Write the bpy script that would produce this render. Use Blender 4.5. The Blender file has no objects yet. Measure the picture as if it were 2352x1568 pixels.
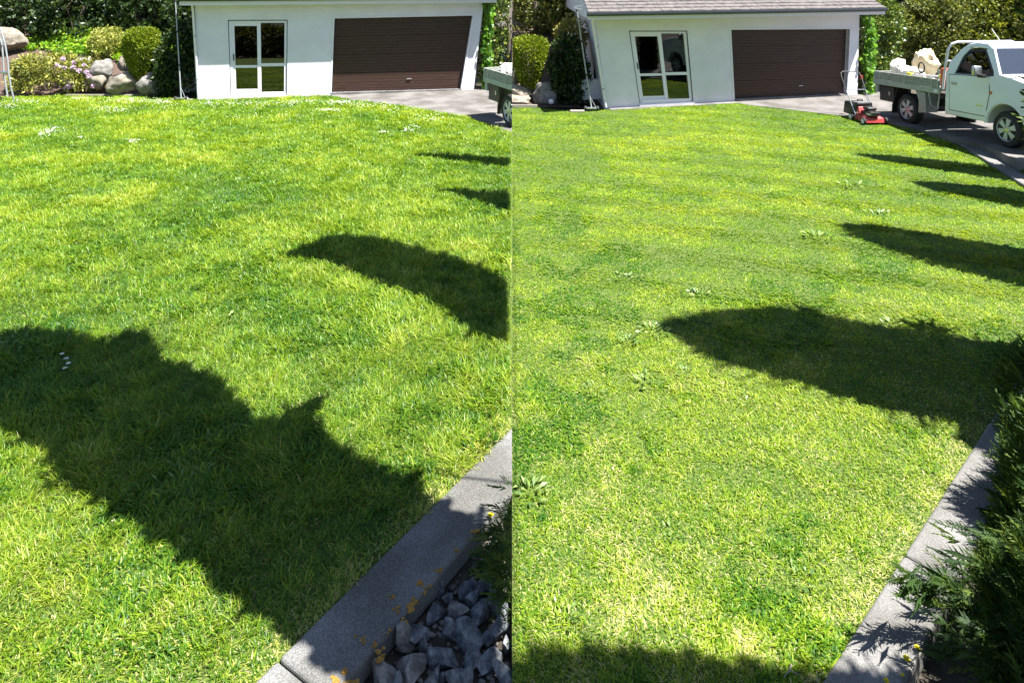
import bpy, bmesh, math, random
import numpy as np
from mathutils import Vector, Matrix, noise

# ------------------------------------------------------------------ camera, light, exposure
SC = bpy.context.scene
COL = SC.collection
F, CX, YH, H = 1600.0, 1176.0, -60.0, 3.66        # lens, centre, horizon and eye height of the measured view
cd = bpy.data.cameras.new("camera")
cd.sensor_width = 36.0
cd.lens = 36.0 * F / 2352.0
cd.shift_y = -(784.0 - YH) / 2352.0
cd.clip_start, cd.clip_end = 0.05, 3000
cam = bpy.data.objects.new("camera", cd)
COL.objects.link(cam)
cam.location = (0, 0, H)
cam.rotation_euler = (math.radians(90), 0, 0)
SC.camera = cam

SUN_EL = math.radians(64.5)
SX, SY = 0.891, -0.454
S = Vector((SX * math.cos(SUN_EL), SY * math.cos(SUN_EL), math.sin(SUN_EL)))
TANE = math.tan(SUN_EL)
W = bpy.data.worlds.new("World")
SC.world = W
W.use_nodes = True
nt = W.node_tree
bg = nt.nodes["Background"]
sky = nt.nodes.new("ShaderNodeTexSky")
sky.sky_type = 'NISHITA'
sky.sun_disc = False
sky.sun_elevation = SUN_EL
sky.sun_rotation = math.atan2(SX, SY)
sky.air_density, sky.dust_density, sky.ozone_density = 1.0, 0.6, 1.2
nt.links.new(sky.outputs[0], bg.inputs[0])
bg.inputs[1].default_value = 0.054
sl = bpy.data.lights.new("sun", 'SUN')
sl.energy = 5.0
sl.angle = math.radians(0.53)
sl.color = (1.0, 0.97, 0.91)
sun = bpy.data.objects.new("sun", sl)
COL.objects.link(sun)
sun.rotation_euler = S.to_track_quat('Z', 'Y').to_euler()
sun.location = (8, -6, 20)
SC.view_settings.view_transform = 'Standard'
SC.view_settings.look = 'None'
SC.view_settings.exposure = 1.78
SC.view_settings.gamma = 1.0
SC.cycles.max_bounces = 8
SC.cycles.diffuse_bounces = 3
SC.cycles.glossy_bounces = 3
SC.cycles.transmission_bounces = 6
SC.cycles.transparent_max_bounces = 8


# ------------------------------------------------------------------ helpers
def gp(px, py, z=0.0):
    Z = (H - z) * F / (py - YH)
    return ((px - CX) / F * Z, Z, z)


def dp(px, py, Y):
    return ((px - CX) / F * Y, Y, H - (py - YH) / F * Y)


def V(*a):
    return Vector(a)


MATS = {}


def mat(name, col, rough=0.6, metal=0.0, spec=0.5, col2=None, nscale=8.0, bump=0.0, bscale=40.0, detail=6.0,
        lo=0.35, hi=0.65, stretch=None, coat=0.0):
    if name in MATS:
        return MATS[name]
    m = bpy.data.materials.new(name)
    m.use_nodes = True
    t = m.node_tree
    p = t.nodes["Principled BSDF"]
    p.inputs["Base Color"].default_value = (*col, 1)
    p.inputs["Roughness"].default_value = rough
    p.inputs["Metallic"].default_value = metal
    p.inputs["Specular IOR Level"].default_value = spec
    p.inputs["Coat Weight"].default_value = coat
    g = t.nodes.new("ShaderNodeNewGeometry")
    vec = g.outputs["Position"]
    if stretch:
        mp = t.nodes.new("ShaderNodeMapping")
        mp.inputs["Scale"].default_value = stretch
        t.links.new(vec, mp.inputs[0])
        vec = mp.outputs[0]
    if col2 is not None:
        n = t.nodes.new("ShaderNodeTexNoise")
        n.inputs["Scale"].default_value = nscale
        n.inputs["Detail"].default_value = detail
        n.inputs["Roughness"].default_value = 0.65
        t.links.new(vec, n.inputs["Vector"])
        r = t.nodes.new("ShaderNodeValToRGB")
        r.color_ramp.elements[0].position = lo
        r.color_ramp.elements[1].position = hi
        r.color_ramp.elements[0].color = (*col, 1)
        r.color_ramp.elements[1].color = (*col2, 1)
        t.links.new(n.outputs[0], r.inputs[0])
        t.links.new(r.outputs[0], p.inputs["Base Color"])
    if bump:
        n2 = t.nodes.new("ShaderNodeTexNoise")
        n2.inputs["Scale"].default_value = bscale
        n2.inputs["Detail"].default_value = 5
        t.links.new(vec, n2.inputs["Vector"])
        b = t.nodes.new("ShaderNodeBump")
        b.inputs["Strength"].default_value = bump
        b.inputs["Distance"].default_value = 0.02
        t.links.new(n2.outputs[0], b.inputs["Height"])
        t.links.new(b.outputs[0], p.inputs["Normal"])
    MATS[name] = m
    return m


def leafmat(name, cols, trans=0.35, rough=0.5, spec=0.35, tcol=None, tipmix=None):
    """foliage whose colour runs over cols by each leaf's own 'rnd'"""
    if name in MATS:
        return MATS[name]
    m = bpy.data.materials.new(name)
    m.use_nodes = True
    t = m.node_tree
    p = t.nodes["Principled BSDF"]
    out = t.nodes["Material Output"]
    a = t.nodes.new("ShaderNodeAttribute")
    a.attribute_name = "rnd"
    r = t.nodes.new("ShaderNodeValToRGB")
    e = r.color_ramp.elements
    while len(e) < len(cols):
        e.new(0.5)
    for i, c in enumerate(cols):
        pos, cc = c if len(c) == 2 else (i / (len(cols) - 1), c)
        e[i].position = pos
        e[i].color = (*cc, 1)
    t.links.new(a.outputs["Fac"], r.inputs[0])
    t.links.new(r.outputs[0], p.inputs["Base Color"])
    p.inputs["Roughness"].default_value = rough
    p.inputs["Specular IOR Level"].default_value = spec
    tr = t.nodes.new("ShaderNodeBsdfTranslucent")
    mx = t.nodes.new("ShaderNodeMix")
    mx.data_type = 'RGBA'
    mx.blend_type = 'MULTIPLY'
    mx.inputs[0].default_value = 1.0
    t.links.new(r.outputs[0], mx.inputs[6])
    mx.inputs[7].default_value = (*(tcol or (1.5, 1.45, 0.5)), 1)
    t.links.new(mx.outputs[2], tr.inputs[0])
    ms = t.nodes.new("ShaderNodeMixShader")
    ms.inputs[0].default_value = trans
    t.links.new(p.outputs[0], ms.inputs[1])
    t.links.new(tr.outputs[0], ms.inputs[2])
    t.links.new(ms.outputs[0], out.inputs[0])
    MATS[name] = m
    return m


def glassmat(name, tint, rough=0.02, mixt=0.5):
    if name in MATS:
        return MATS[name]
    m = bpy.data.materials.new(name)
    m.use_nodes = True
    t = m.node_tree
    out = t.nodes["Material Output"]
    t.nodes.remove(t.nodes["Principled BSDF"])
    tr = t.nodes.new("ShaderNodeBsdfTransparent")
    tr.inputs[0].default_value = (*tint, 1)
    gl = t.nodes.new("ShaderNodeBsdfGlossy")
    gl.inputs[1].default_value = rough
    gl.inputs[0].default_value = (1, 1, 1, 1)
    fr = t.nodes.new("ShaderNodeFresnel")
    fr.inputs[0].default_value = 1.5
    ad = t.nodes.new("ShaderNodeMath")
    ad.operation = 'ADD'
    ad.inputs[1].default_value = mixt
    t.links.new(fr.outputs[0], ad.inputs[0])
    ms = t.nodes.new("ShaderNodeMixShader")
    t.links.new(ad.outputs[0], ms.inputs[0])
    t.links.new(tr.outputs[0], ms.inputs[1])
    t.links.new(gl.outputs[0], ms.inputs[2])
    t.links.new(ms.outputs[0], out.inputs[0])
    MATS[name] = m
    return m


DROPPED = object()
ORIGIN = {}
CLIP = None                                     # 'L' keeps x < 0, 'R' keeps x > 0: where the two gardens meet


def tag(o, label=None, cat=None, group=None, kind=None):
    if o is DROPPED or o is None:
        return o
    if label:
        o["label"] = label
    if cat:
        o["category"] = cat
    if group:
        o["group"] = group
    if kind:
        o["kind"] = kind
    return o


def thing(name, label, cat, loc, group=None):
    o = bpy.data.objects.new(name, None)
    COL.objects.link(o)
    o.empty_display_size = 0.2
    o.location = loc
    ORIGIN[o.name] = Vector(loc)
    return tag(o, label, cat, group)


def link(name, me, parent, origin):
    o = bpy.data.objects.new(name, me)
    COL.objects.link(o)
    if parent is not None:
        o.parent = parent
        ORIGIN[o.name] = ORIGIN[parent.name]
    else:
        o.location = origin
        ORIGIN[o.name] = Vector(origin)
    return o


class MB:
    def __init__(self, xf=None):
        self.v, self.f, self.xf = [], [], xf

    def add(self, vs, fs):
        n = len(self.v)
        if self.xf is not None:
            vs = [self.xf @ Vector(p) for p in vs]
        self.v += [Vector(p) for p in vs]
        self.f += [[n + i for i in f] for f in fs]
        return self

    def hexa(self, p):
        return self.add(p, [(3, 2, 1, 0), (4, 5, 6, 7), (0, 1, 5, 4), (1, 2, 6, 5), (2, 3, 7, 6), (3, 0, 4, 7)])

    def box(self, x0, x1, y0, y1, z0, z1):
        return self.hexa([(x0, y0, z0), (x1, y0, z0), (x1, y1, z0), (x0, y1, z0),
                          (x0, y0, z1), (x1, y0, z1), (x1, y1, z1), (x0, y1, z1)])

    def prism(self, poly, vec):
        n = len(poly)
        a = [Vector(p) for p in poly]
        b = [p + Vector(vec) for p in a]
        fs = [list(range(n))[::-1], list(range(n, 2 * n))]
        fs += [(i, (i + 1) % n, n + (i + 1) % n, n + i) for i in range(n)]
        return self.add(a + b, fs)

    def tube(self, pts, r, n=8, cap=True):
        pts = [Vector(p) for p in pts]
        m = len(pts)
        rr = r if isinstance(r, (list, tuple)) else [r] * m
        vs, fs = [], []
        up = Vector((0, 0, 1))
        prev = None
        for i, p in enumerate(pts):
            d = (pts[min(i + 1, m - 1)] - pts[max(i - 1, 0)]).normalized()
            if prev is None:
                a = d.cross(up)
                if a.length < 0.05:
                    a = d.cross(Vector((1, 0, 0)))
            else:
                a = prev - d * prev.dot(d)
            a.normalize()
            prev = a
            b = d.cross(a)
            for k in range(n):
                t = 2 * math.pi * k / n
                vs.append(p + (a * math.cos(t) + b * math.sin(t)) * rr[i])
        for i in range(m - 1):
            for k in range(n):
                fs.append((i * n + k, i * n + (k + 1) % n, (i + 1) * n + (k + 1) % n, (i + 1) * n + k))
        if cap:
            fs.append(list(range(n))[::-1])
            fs.append([(m - 1) * n + k for k in range(n)])
        return self.add(vs, fs)

    def lathe(self, prof, org, axis, n=24):
        ax = Vector(axis).normalized()
        a = ax.cross(Vector((0, 0, 1)))
        if a.length < 0.05:
            a = Vector((1, 0, 0))
        a.normalize()
        b = ax.cross(a)
        vs, fs = [], []
        m = len(prof)
        for r, h in prof:
            for k in range(n):
                t = 2 * math.pi * k / n
                vs.append(Vector(org) + ax * h + (a * math.cos(t) + b * math.sin(t)) * r)
        for i in range(m - 1):
            for k in range(n):
                fs.append((i * n + k, i * n + (k + 1) % n, (i + 1) * n + (k + 1) % n, (i + 1) * n + k))
        fs.append(list(range(n))[::-1])
        fs.append([(m - 1) * n + k for k in range(n)])
        return self.add(vs, fs)

    def build(self, name, m, parent=None, origin=None, smooth=False, bevel=0.0, seg=2, tri=False):
        if parent is DROPPED:
            return DROPPED
        vs, fs = self.v, self.f
        if origin is None:
            if vs and parent is None:
                lo = [min(p[i] for p in vs) for i in range(3)]
                hi = [max(p[i] for p in vs) for i in range(3)]
                origin = Vector(((lo[0] + hi[0]) / 2, (lo[1] + hi[1]) / 2, lo[2]))
            else:
                origin = Vector((0, 0, 0))
        if CLIP and vs:
            xs = [p[0] for p in vs]
            if CLIP == 'L' and min(xs) > -0.002 or CLIP == 'R' and max(xs) < 0.002:
                return DROPPED
        off = ORIGIN[parent.name] if parent is not None else Vector(origin)
        me = bpy.data.meshes.new(name)
        me.from_pydata([tuple(p - off) for p in vs], [], fs)
        bm = bmesh.new()
        bm.from_mesh(me)
        if tri:
            bmesh.ops.triangulate(bm, faces=bm.faces)
        bmesh.ops.recalc_face_normals(bm, faces=bm.faces)
        if bevel:
            ed = [e for e in bm.edges if len(e.link_faces) == 2 and e.calc_face_angle(0) > 0.5]
            if ed:
                bmesh.ops.bevel(bm, geom=ed, offset=bevel, segments=seg, affect='EDGES', profile=0.5, clamp_overlap=True)
        if CLIP:
            xs = [v.co.x + off.x for v in bm.verts]
            if min(xs) < 0 < max(xs):
                sgn = 1 if CLIP == 'L' else -1
                r = bmesh.ops.bisect_plane(bm, geom=bm.verts[:] + bm.edges[:] + bm.faces[:], dist=1e-5,
                                           plane_co=(-off.x, 0, 0), plane_no=(sgn, 0, 0), clear_outer=True)
                bmesh.ops.holes_fill(bm, edges=[e for e in r["geom_cut"] if isinstance(e, bmesh.types.BMEdge)], sides=0)
        bm.to_mesh(me)
        bm.free()
        me.materials.append(m)
        if smooth:
            me.polygons.foreach_set("use_smooth", [True] * len(me.polygons))
            if smooth != 'all':
                try:
                    me.set_sharp_from_angle(angle=math.radians(40))
                except Exception:
                    pass
        me.update()
        return link(name, me, parent, origin)


def np_mesh(name, m, parent, co, faces_idx, loop_tot, attrs, origin=None):
    """big meshes straight from numpy arrays"""
    if parent is DROPPED:
        return DROPPED
    off = np.array(ORIGIN[parent.name]) if parent is not None else np.array(origin if origin is not None else (0, 0, 0), float)
    me = bpy.data.meshes.new(name)
    me.vertices.add(len(co))
    me.vertices.foreach_set("co", (co - off).astype(np.float32).ravel())
    me.loops.add(len(faces_idx))
    me.loops.foreach_set("vertex_index", faces_idx.astype(np.int32))
    me.polygons.add(len(loop_tot))
    ls = np.concatenate([[0], np.cumsum(loop_tot)[:-1]])
    me.polygons.foreach_set("loop_start", ls.astype(np.int32))
    me.polygons.foreach_set("loop_total", loop_tot.astype(np.int32))
    for k, a in attrs.items():
        at = me.attributes.new(k, 'FLOAT', 'POINT')
        at.data.foreach_set("value", a.astype(np.float32))
    me.update(calc_edges=True)
    me.materials.append(m)
    return link(name, me, parent, off)


RNG = np.random.default_rng(7)


def unit(a):
    return a / np.maximum(np.linalg.norm(a, axis=1, keepdims=True), 1e-9)


def rdir(n, rng=RNG):
    return unit(rng.normal(size=(n, 3)))


def leaves(name, m, parent, P, D, L, Wd, rnd, bend=0.12, N=None, origin=None, rng=RNG):
    n = len(P)
    D = unit(D)
    if N is None:
        N = rdir(n, rng)
    side = unit(np.cross(D, N))
    nn = np.cross(side, D)
    L = np.broadcast_to(L, (n,))[:, None]
    Wd = np.broadcast_to(Wd, (n,))[:, None]
    mid = P + D * L * 0.5 + nn * L * bend
    co = np.stack([P, mid - side * Wd / 2, P + D * L, mid + side * Wd / 2], 1)
    if CLIP == 'L':
        k = co[:, :, 0].max(1) < 0
        co, rnd = co[k], rnd[k]
    elif CLIP == 'R':
        k = co[:, :, 0].min(1) > 0
        co, rnd = co[k], rnd[k]
    n = len(co)
    if n == 0:
        return DROPPED
    return np_mesh(name, m, parent, co.reshape(-1, 3), np.arange(4 * n), np.full(n, 4),
                   {"rnd": np.repeat(np.clip(rnd, 0, 1), 4)}, origin)


def plant_cloud(rng, base, prof, n, sx=1.0, sy=1.0, clumps=0, cr=0.2, depth=0.25, lump=0.08):
    """points and outward directions through the outer shell of a body of revolution prof=[(z, r), ...]"""
    zs = np.array([p[0] for p in prof])
    rs = np.array([p[1] for p in prof])

    def surf(k):
        zz = rng.uniform(zs[0], zs[-1], k * 4)
        r = np.interp(zz, zs, rs)
        keep = rng.uniform(0, rs.max() * 1.02, k * 4) < r + 0.12 * rs.max()
        zz = zz[keep][:k]
        r = np.interp(zz, zs, rs)
        th = rng.uniform(0, 2 * np.pi, len(zz))
        ph = rng.uniform(0, 6.28, 6)
        lm = 1 + lump * (np.sin(3 * th + 4 * zz / max(zs[-1], .1) + ph[0]) + np.sin(5 * th - 7 * zz / max(zs[-1], .1) + ph[1]) + np.sin(9 * zz / max(zs[-1], .1) + 2 * th + ph[2]))
        dr = (np.interp(zz + 0.02, zs, rs) - np.interp(zz - 0.02, zs, rs)) / 0.04
        nrm = unit(np.stack([np.cos(th) * sx, np.sin(th) * sy, -np.clip(dr, -2.5, 2.5)], 1))
        return np.stack([np.cos(th) * r * lm * sx, np.sin(th) * r * lm * sy, zz], 1), nrm
    if clumps:
        c, cn = surf(clumps)
        i = rng.integers(0, len(c), n)
        o = rdir(n, rng) * (rng.uniform(0.35, 1, n) ** 0.5)[:, None] * cr * rng.uniform(.7, 1.3, len(c))[i][:, None]
        p = c[i] - cn[i] * cr * 0.5 + o
        nrm = unit(o + cn[i] * 0.05)
    else:
        p, nrm = surf(n)
        p = p - nrm * (rng.uniform(0, 1, len(p)) ** 2 * depth)[:, None] + rng.normal(scale=.012, size=p.shape)
    return p + np.array(base), nrm


def foliage(name, m, parent, base, prof, n, L, Wd, seed, rlo=0.0, rhi=1.0, out=0.9, up=0.2, jit=0.9, zlight=0.0, **k):
    rng = np.random.default_rng(seed)
    P, Nn = plant_cloud(rng, base, prof, n, **k)
    n = len(P)
    D = unit(Nn * out + rng.normal(size=(n, 3)) * jit * 0.6 + np.array([0, 0, up]))
    sz = rng.uniform(0.65, 1.3, n)
    rnd = rng.uniform(rlo, rhi, n)
    N2 = unit(Nn + rng.normal(size=(n, 3)) * 0.7)
    return leaves(name, m, parent, P, D, L * sz, Wd * sz, rnd, N=N2, rng=rng)


def inpoly(x, y, poly):
    ins = np.zeros(len(x), bool)
    n = len(poly)
    for i in range(n):
        x1, y1 = poly[i][:2]
        x2, y2 = poly[(i + 1) % n][:2]
        c = ((y1 > y) != (y2 > y)) & (x < (x2 - x1) * (y - y1) / (y2 - y1 + 1e-12) + x1)
        ins ^= c
    return ins


def vnoise(x, y, s, seed):
    """smooth 2-D value noise in 0..1"""
    rng = np.random.default_rng(seed)
    T = rng.uniform(0, 1, (256, 256))
    u, v = x * s + 100, y * s + 100
    iu, iv = np.floor(u).astype(int), np.floor(v).astype(int)
    fu, fv = u - iu, v - iv
    fu, fv = fu * fu * (3 - 2 * fu), fv * fv * (3 - 2 * fv)
    g = lambda a, b: T[a % 256, b % 256]
    return (g(iu, iv) * (1 - fu) + g(iu + 1, iv) * fu) * (1 - fv) + (g(iu, iv + 1) * (1 - fu) + g(iu + 1, iv + 1) * fu) * fv


def rock(name, m, c, r, seed, parent=None, sub=3, cuts=9, rough=0.12, rot=0.0, cutd=(0.62, 0.95), tilt=0.0, smooth=True):
    rng = np.random.default_rng(seed)
    bm = bmesh.new()
    bmesh.ops.create_icosphere(bm, subdivisions=sub, radius=1)
    co = np.array([v.co[:] for v in bm.verts])
    fs = [[v.index for v in f.verts] for f in bm.faces]
    bm.free()
    for _ in range(cuts):
        d = rdir(1, rng)[0]
        h = rng.uniform(*cutd)
        s = co @ d
        co = np.where((s > h)[:, None], co - np.outer(s - h, d) * 0.92, co)
    off = rng.uniform(0, 50, 3)
    co = np.array([p * (1 + rough * noise.noise(Vector(p * 1.7 + off)) + rough * .35 * noise.noise(Vector(p * 5 + off))) for p in co])
    M = Matrix.Rotation(rot, 3, 'Z') @ Matrix.Rotation(tilt, 3, 'X')
    b = MB()
    b.add([Vector(c) + M @ Vector((p[0] * r[0], p[1] * r[1], p[2] * r[2])) for p in co], fs)
    return b.build(name, m, parent, smooth=smooth)


# ------------------------------------------------------------------ materials
M_wall = mat("white_plaster", (0.73, 0.71, 0.79), 0.85, spec=0.2, col2=(0.66, 0.64, 0.71), nscale=1.6, bump=0.15, bscale=60)
M_trim = mat("white_trim", (0.72, 0.70, 0.77), 0.55, spec=0.3)
M_alu = mat("white_aluminium", (0.76, 0.73, 0.82), 0.5, spec=0.3)
M_gutter = mat("dark_gutter", (0.035, 0.045, 0.06), 0.3)
M_door = mat("dark_timber_door", (0.030, 0.015, 0.011), 0.5, col2=(0.058, 0.030, 0.022), nscale=3, stretch=(1.2, 1.2, 26), spec=0.35)
M_tile = mat("roof_tile", (0.075, 0.065, 0.062), 0.85, col2=(0.15, 0.135, 0.13), nscale=7, bump=0.3)
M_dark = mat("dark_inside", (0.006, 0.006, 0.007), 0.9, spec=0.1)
M_rubber = mat("black_rubber", (0.018, 0.018, 0.019), 0.75)
M_black = mat("black_plastic", (0.02, 0.021, 0.022), 0.45)
M_steel = mat("silver_steel", (0.55, 0.56, 0.57), 0.3, metal=0.9)
M_galv = mat("grey_metal", (0.28, 0.30, 0.32), 0.45, metal=0.3, col2=(0.36, 0.38, 0.40), nscale=14)
M_glass = glassmat("window_glass", (0.25, 0.28, 0.28), 0.01, 0.04)
M_cglass = glassmat("vehicle_glass", (0.55, 0.62, 0.62), 0.01, 0.04)
M_wglass = glassmat("windscreen_glass", (0.5, 0.58, 0.6), 0.02, 0.22)
M_white = mat("white_car_paint", (0.80, 0.84, 0.89), 0.25, spec=0.6, coat=0.4)
M_traywood = mat("weathered_tray_board", (0.20, 0.21, 0.19), 0.8, col2=(0.37, 0.375, 0.345), nscale=6, stretch=(1, 1, 7), bump=0.3)
M_trayrail = mat("grey_green_tray_rail", (0.32, 0.355, 0.33), 0.55, col2=(0.41, 0.44, 0.41), nscale=6)
M_rim = mat("alloy_rim", (0.55, 0.57, 0.60), 0.35, metal=0.25)
M_red = mat("red_mower_paint", (0.40, 0.05, 0.052), 0.4, coat=0.3)
M_sack = mat("paper_sack", (0.56, 0.43, 0.26), 0.85, col2=(0.70, 0.60, 0.43), nscale=5)
M_sack2 = mat("white_sack", (0.66, 0.61, 0.54), 0.8, col2=(0.74, 0.71, 0.66), nscale=5)
M_yellow = mat("yellow_plastic", (0.75, 0.68, 0.05), 0.4)
M_orange = mat("orange_plastic", (0.55, 0.10, 0.03), 0.5)
M_brick = mat("grey_brown_block", (0.20, 0.155, 0.14), 0.85, col2=(0.3, 0.25, 0.23), nscale=20)
M_amber = mat("amber_lens", (0.6, 0.17, 0.02), 0.2)
M_seat = mat("dark_seat_cloth", (0.05, 0.05, 0.055), 0.9)
M_ball = mat("white_ball", (0.78, 0.8, 0.84), 0.4)
M_timber = mat("grey_timber", (0.22, 0.19, 0.16), 0.85, col2=(0.32, 0.29, 0.25), nscale=8, stretch=(2, 2, 14))
M_bark = mat("bark", (0.075, 0.055, 0.04), 0.9, col2=(0.15, 0.12, 0.09), nscale=9, stretch=(3, 3, 0.6), bump=0.5)
M_soil = mat("soil", (0.03, 0.025, 0.018), 0.95, col2=(0.09, 0.075, 0.055), nscale=11, bump=0.5, bscale=30)
M_mulch = mat("bark_mulch", (0.045, 0.027, 0.02), 0.95, col2=(0.13, 0.085, 0.065), nscale=22, bump=0.7, bscale=45)
M_boulder = mat("lichened_boulder", (0.09, 0.085, 0.08), 0.9, col2=(0.24, 0.225, 0.21), nscale=6, bump=0.45, bscale=16, lo=0.36, hi=0.62)
M_boulder2 = mat("tan_boulder", (0.13, 0.11, 0.085), 0.9, col2=(0.30, 0.265, 0.215), nscale=7, bump=0.45, bscale=16)
M_bluestone = mat("blue_grey_stone", (0.055, 0.062, 0.075), 0.75, col2=(0.27, 0.28, 0.29), nscale=19, bump=0.9, bscale=28, lo=.42, hi=.72)
M_bluestone2 = mat("brown_grey_stone", (0.10, 0.09, 0.085), 0.8, col2=(0.36, 0.33, 0.30), nscale=14, bump=0.9, bscale=28, lo=.42, hi=.75)
M_earth = mat("lawn_earth", (0.032, 0.052, 0.008), 0.95, col2=(0.13, 0.18, 0.022), nscale=55, lo=.4, hi=.62, bump=.6, bscale=90)


def concrete(name, base, dark, light, lichen=False, speck=420.0):
    m = bpy.data.materials.new(name)
    m.use_nodes = True
    t = m.node_tree
    p = t.nodes["Principled BSDF"]
    p.inputs["Roughness"].default_value = 0.9
    p.inputs["Specular IOR Level"].default_value = 0.25
    g = t.nodes.new("ShaderNodeNewGeometry")

    def nz(s, d, lo, hi, c0, c1):
        n = t.nodes.new("ShaderNodeTexNoise")
        n.inputs["Scale"].default_value = s
        n.inputs["Detail"].default_value = d
        t.links.new(g.outputs["Position"], n.inputs["Vector"])
        r = t.nodes.new("ShaderNodeValToRGB")
        r.color_ramp.elements[0].position, r.color_ramp.elements[1].position = lo, hi
        r.color_ramp.elements[0].color, r.color_ramp.elements[1].color = (*c0, 1), (*c1, 1)
        t.links.new(n.outputs[0], r.inputs[0])
        return n, r
    _, a = nz(3.0, 8, 0.3, 0.7, base, tuple(x * 1.25 for x in base))
    nb, b = nz(speck / 6, 3, 0.42, 0.66, dark, light)
    mx = t.nodes.new("ShaderNodeMix")
    mx.data_type = 'RGBA'
    mx.inputs[0].default_value = 0.55
    t.links.new(a.outputs[0], mx.inputs[6])
    t.links.new(b.outputs[0], mx.inputs[7])
    # grime: darker weathered blotches of their own shape
    _, gr = nz(1.7, 7, 0.38, 0.62, (0.62, 0.61, 0.58), (1.05, 1.05, 1.05))
    mg = t.nodes.new("ShaderNodeMix")
    mg.data_type = 'RGBA'
    mg.blend_type = 'MULTIPLY'
    mg.inputs[0].default_value = 1.0
    t.links.new(mx.outputs[2], mg.inputs[6])
    t.links.new(gr.outputs[0], mg.inputs[7])
    last = mg.outputs[2]
    if lichen:
        # orange lichen patches: blotches with a shape of their own
        n1, r1 = nz(9.0, 6, 0.655, 0.675, (0, 0, 0), (1, 1, 1))
        m2 = t.nodes.new("ShaderNodeMix")
        m2.data_type = 'RGBA'
        t.links.new(r1.outputs[0], m2.inputs[0])
        t.links.new(last, m2.inputs[6])
        m2.inputs[7].default_value = (0.36, 0.17, 0.015, 1)
        last = m2.outputs[2]
    t.links.new(last, p.inputs["Base Color"])
    bp = t.nodes.new("ShaderNodeBump")
    bp.inputs["Strength"].default_value = 0.35
    bp.inputs["Distance"].default_value = 0.006
    t.links.new(nb.outputs[0], bp.inputs["Height"])
    t.links.new(bp.outputs[0], p.inputs["Normal"])
    MATS[name] = m
    return m


M_kerb = concrete("kerb_concrete", (0.16, 0.155, 0.15), (0.10, 0.098, 0.095), (0.31, 0.30, 0.285), speck=1000)
M_kerbl = concrete("lichened_kerb_concrete", (0.15, 0.148, 0.145), (0.075, 0.074, 0.072), (0.33, 0.325, 0.315), speck=1000)
M_drive = concrete("driveway_asphalt", (0.155, 0.145, 0.138), (0.095, 0.09, 0.088), (0.26, 0.24, 0.23), speck=500)
M_lichen = mat("orange_lichen", (0.22, 0.11, 0.02), 0.95, col2=(0.40, 0.21, 0.03), nscale=60, bump=0.6, bscale=120)

G_tall = leafmat("unmown_grass", [(0.0, (0.030, 0.110, 0.008)), (0.3, (0.110, 0.225, 0.011)), (0.6, (0.255, 0.35, 0.018)),
                                  (0.85, (0.40, 0.45, 0.07)), (1.0, (0.50, 0.45, 0.24))], 0.42, 0.42, 0.35, (1.45, 1.36, 0.4))
G_mown = leafmat("mown_grass", [(0.0, (0.040, 0.135, 0.010)), (0.3, (0.155, 0.275, 0.012)), (0.6, (0.31, 0.40, 0.022)),
                                (0.85, (0.45, 0.48, 0.12)), (1.0, (0.56, 0.50, 0.31))], 0.42, 0.5, 0.25, (1.45, 1.34, 0.4))
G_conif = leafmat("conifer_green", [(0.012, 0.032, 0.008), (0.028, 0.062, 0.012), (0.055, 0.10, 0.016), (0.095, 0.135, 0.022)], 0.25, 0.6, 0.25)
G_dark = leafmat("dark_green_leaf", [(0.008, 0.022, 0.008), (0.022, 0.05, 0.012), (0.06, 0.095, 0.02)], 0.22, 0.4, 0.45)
G_olive = leafmat("olive_leaf", [(0.035, 0.055, 0.014), (0.115, 0.14, 0.03), (0.27, 0.27, 0.075)], 0.25, 0.5, 0.35)
G_topi = leafmat("clipped_yellow_green_leaf", [(0.05, 0.10, 0.010), (0.16, 0.225, 0.014), (0.29, 0.33, 0.022)], 0.3, 0.5)
G_ivy = leafmat("bright_ivy_leaf", [(0.05, 0.15, 0.012), (0.16, 0.32, 0.016), (0.34, 0.45, 0.03)], 0.35, 0.4, 0.4)
G_vari = leafmat("variegated_leaf", [(0.10, 0.15, 0.025), (0.33, 0.36, 0.07), (0.6, 0.58, 0.2)], 0.28, 0.5)
G_rhodo = leafmat("rhododendron_leaf", [(0.08, 0.11, 0.02), (0.24, 0.26, 0.05), (0.42, 0.40, 0.10)], 0.25, 0.4, 0.45)
G_tan = leafmat("dry_vine_leaf", [(0.13, 0.15, 0.03), (0.27, 0.26, 0.06), (0.42, 0.33, 0.17)], 0.3, 0.6)
G_flax = leafmat("flax_blade", [(0.03, 0.07, 0.02), (0.10, 0.13, 0.035), (0.34, 0.27, 0.15)], 0.25, 0.4, 0.4)
G_hedge = leafmat("glossy_hedge_leaf", [(0.0, (0.025, 0.06, 0.014)), (0.5, (0.075, 0.13, 0.022)), (0.88, (0.19, 0.25, 0.05)), (1.0, (0.36, 0.32, 0.10))], 0.25, 0.32, 0.6)
G_hedgey = leafmat("yellow_hedge_leaf", [(0.05, 0.085, 0.015), (0.17, 0.205, 0.028), (0.36, 0.36, 0.06)], 0.28, 0.45, 0.4)
G_weed = leafmat("weed_leaf", [(0.06, 0.14, 0.03), (0.15, 0.24, 0.06), (0.3, 0.37, 0.13)], 0.3, 0.4, 0.5)
G_pink = leafmat("pink_petal", [(0.62, 0.40, 0.60), (0.75, 0.58, 0.72), (0.82, 0.74, 0.80)], 0.3, 0.6, 0.2, (1, 1, 1))
G_daisy = leafmat("white_petal", [(0.8, 0.8, 0.78), (0.85, 0.85, 0.82)], 0.25, 0.6, 0.2, (1, 1, 1))
G_dandy = leafmat("yellow_petal", [(0.75, 0.62, 0.02), (0.82, 0.72, 0.03)], 0.2, 0.6, 0.2, (1, 1, 0.6))
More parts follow.
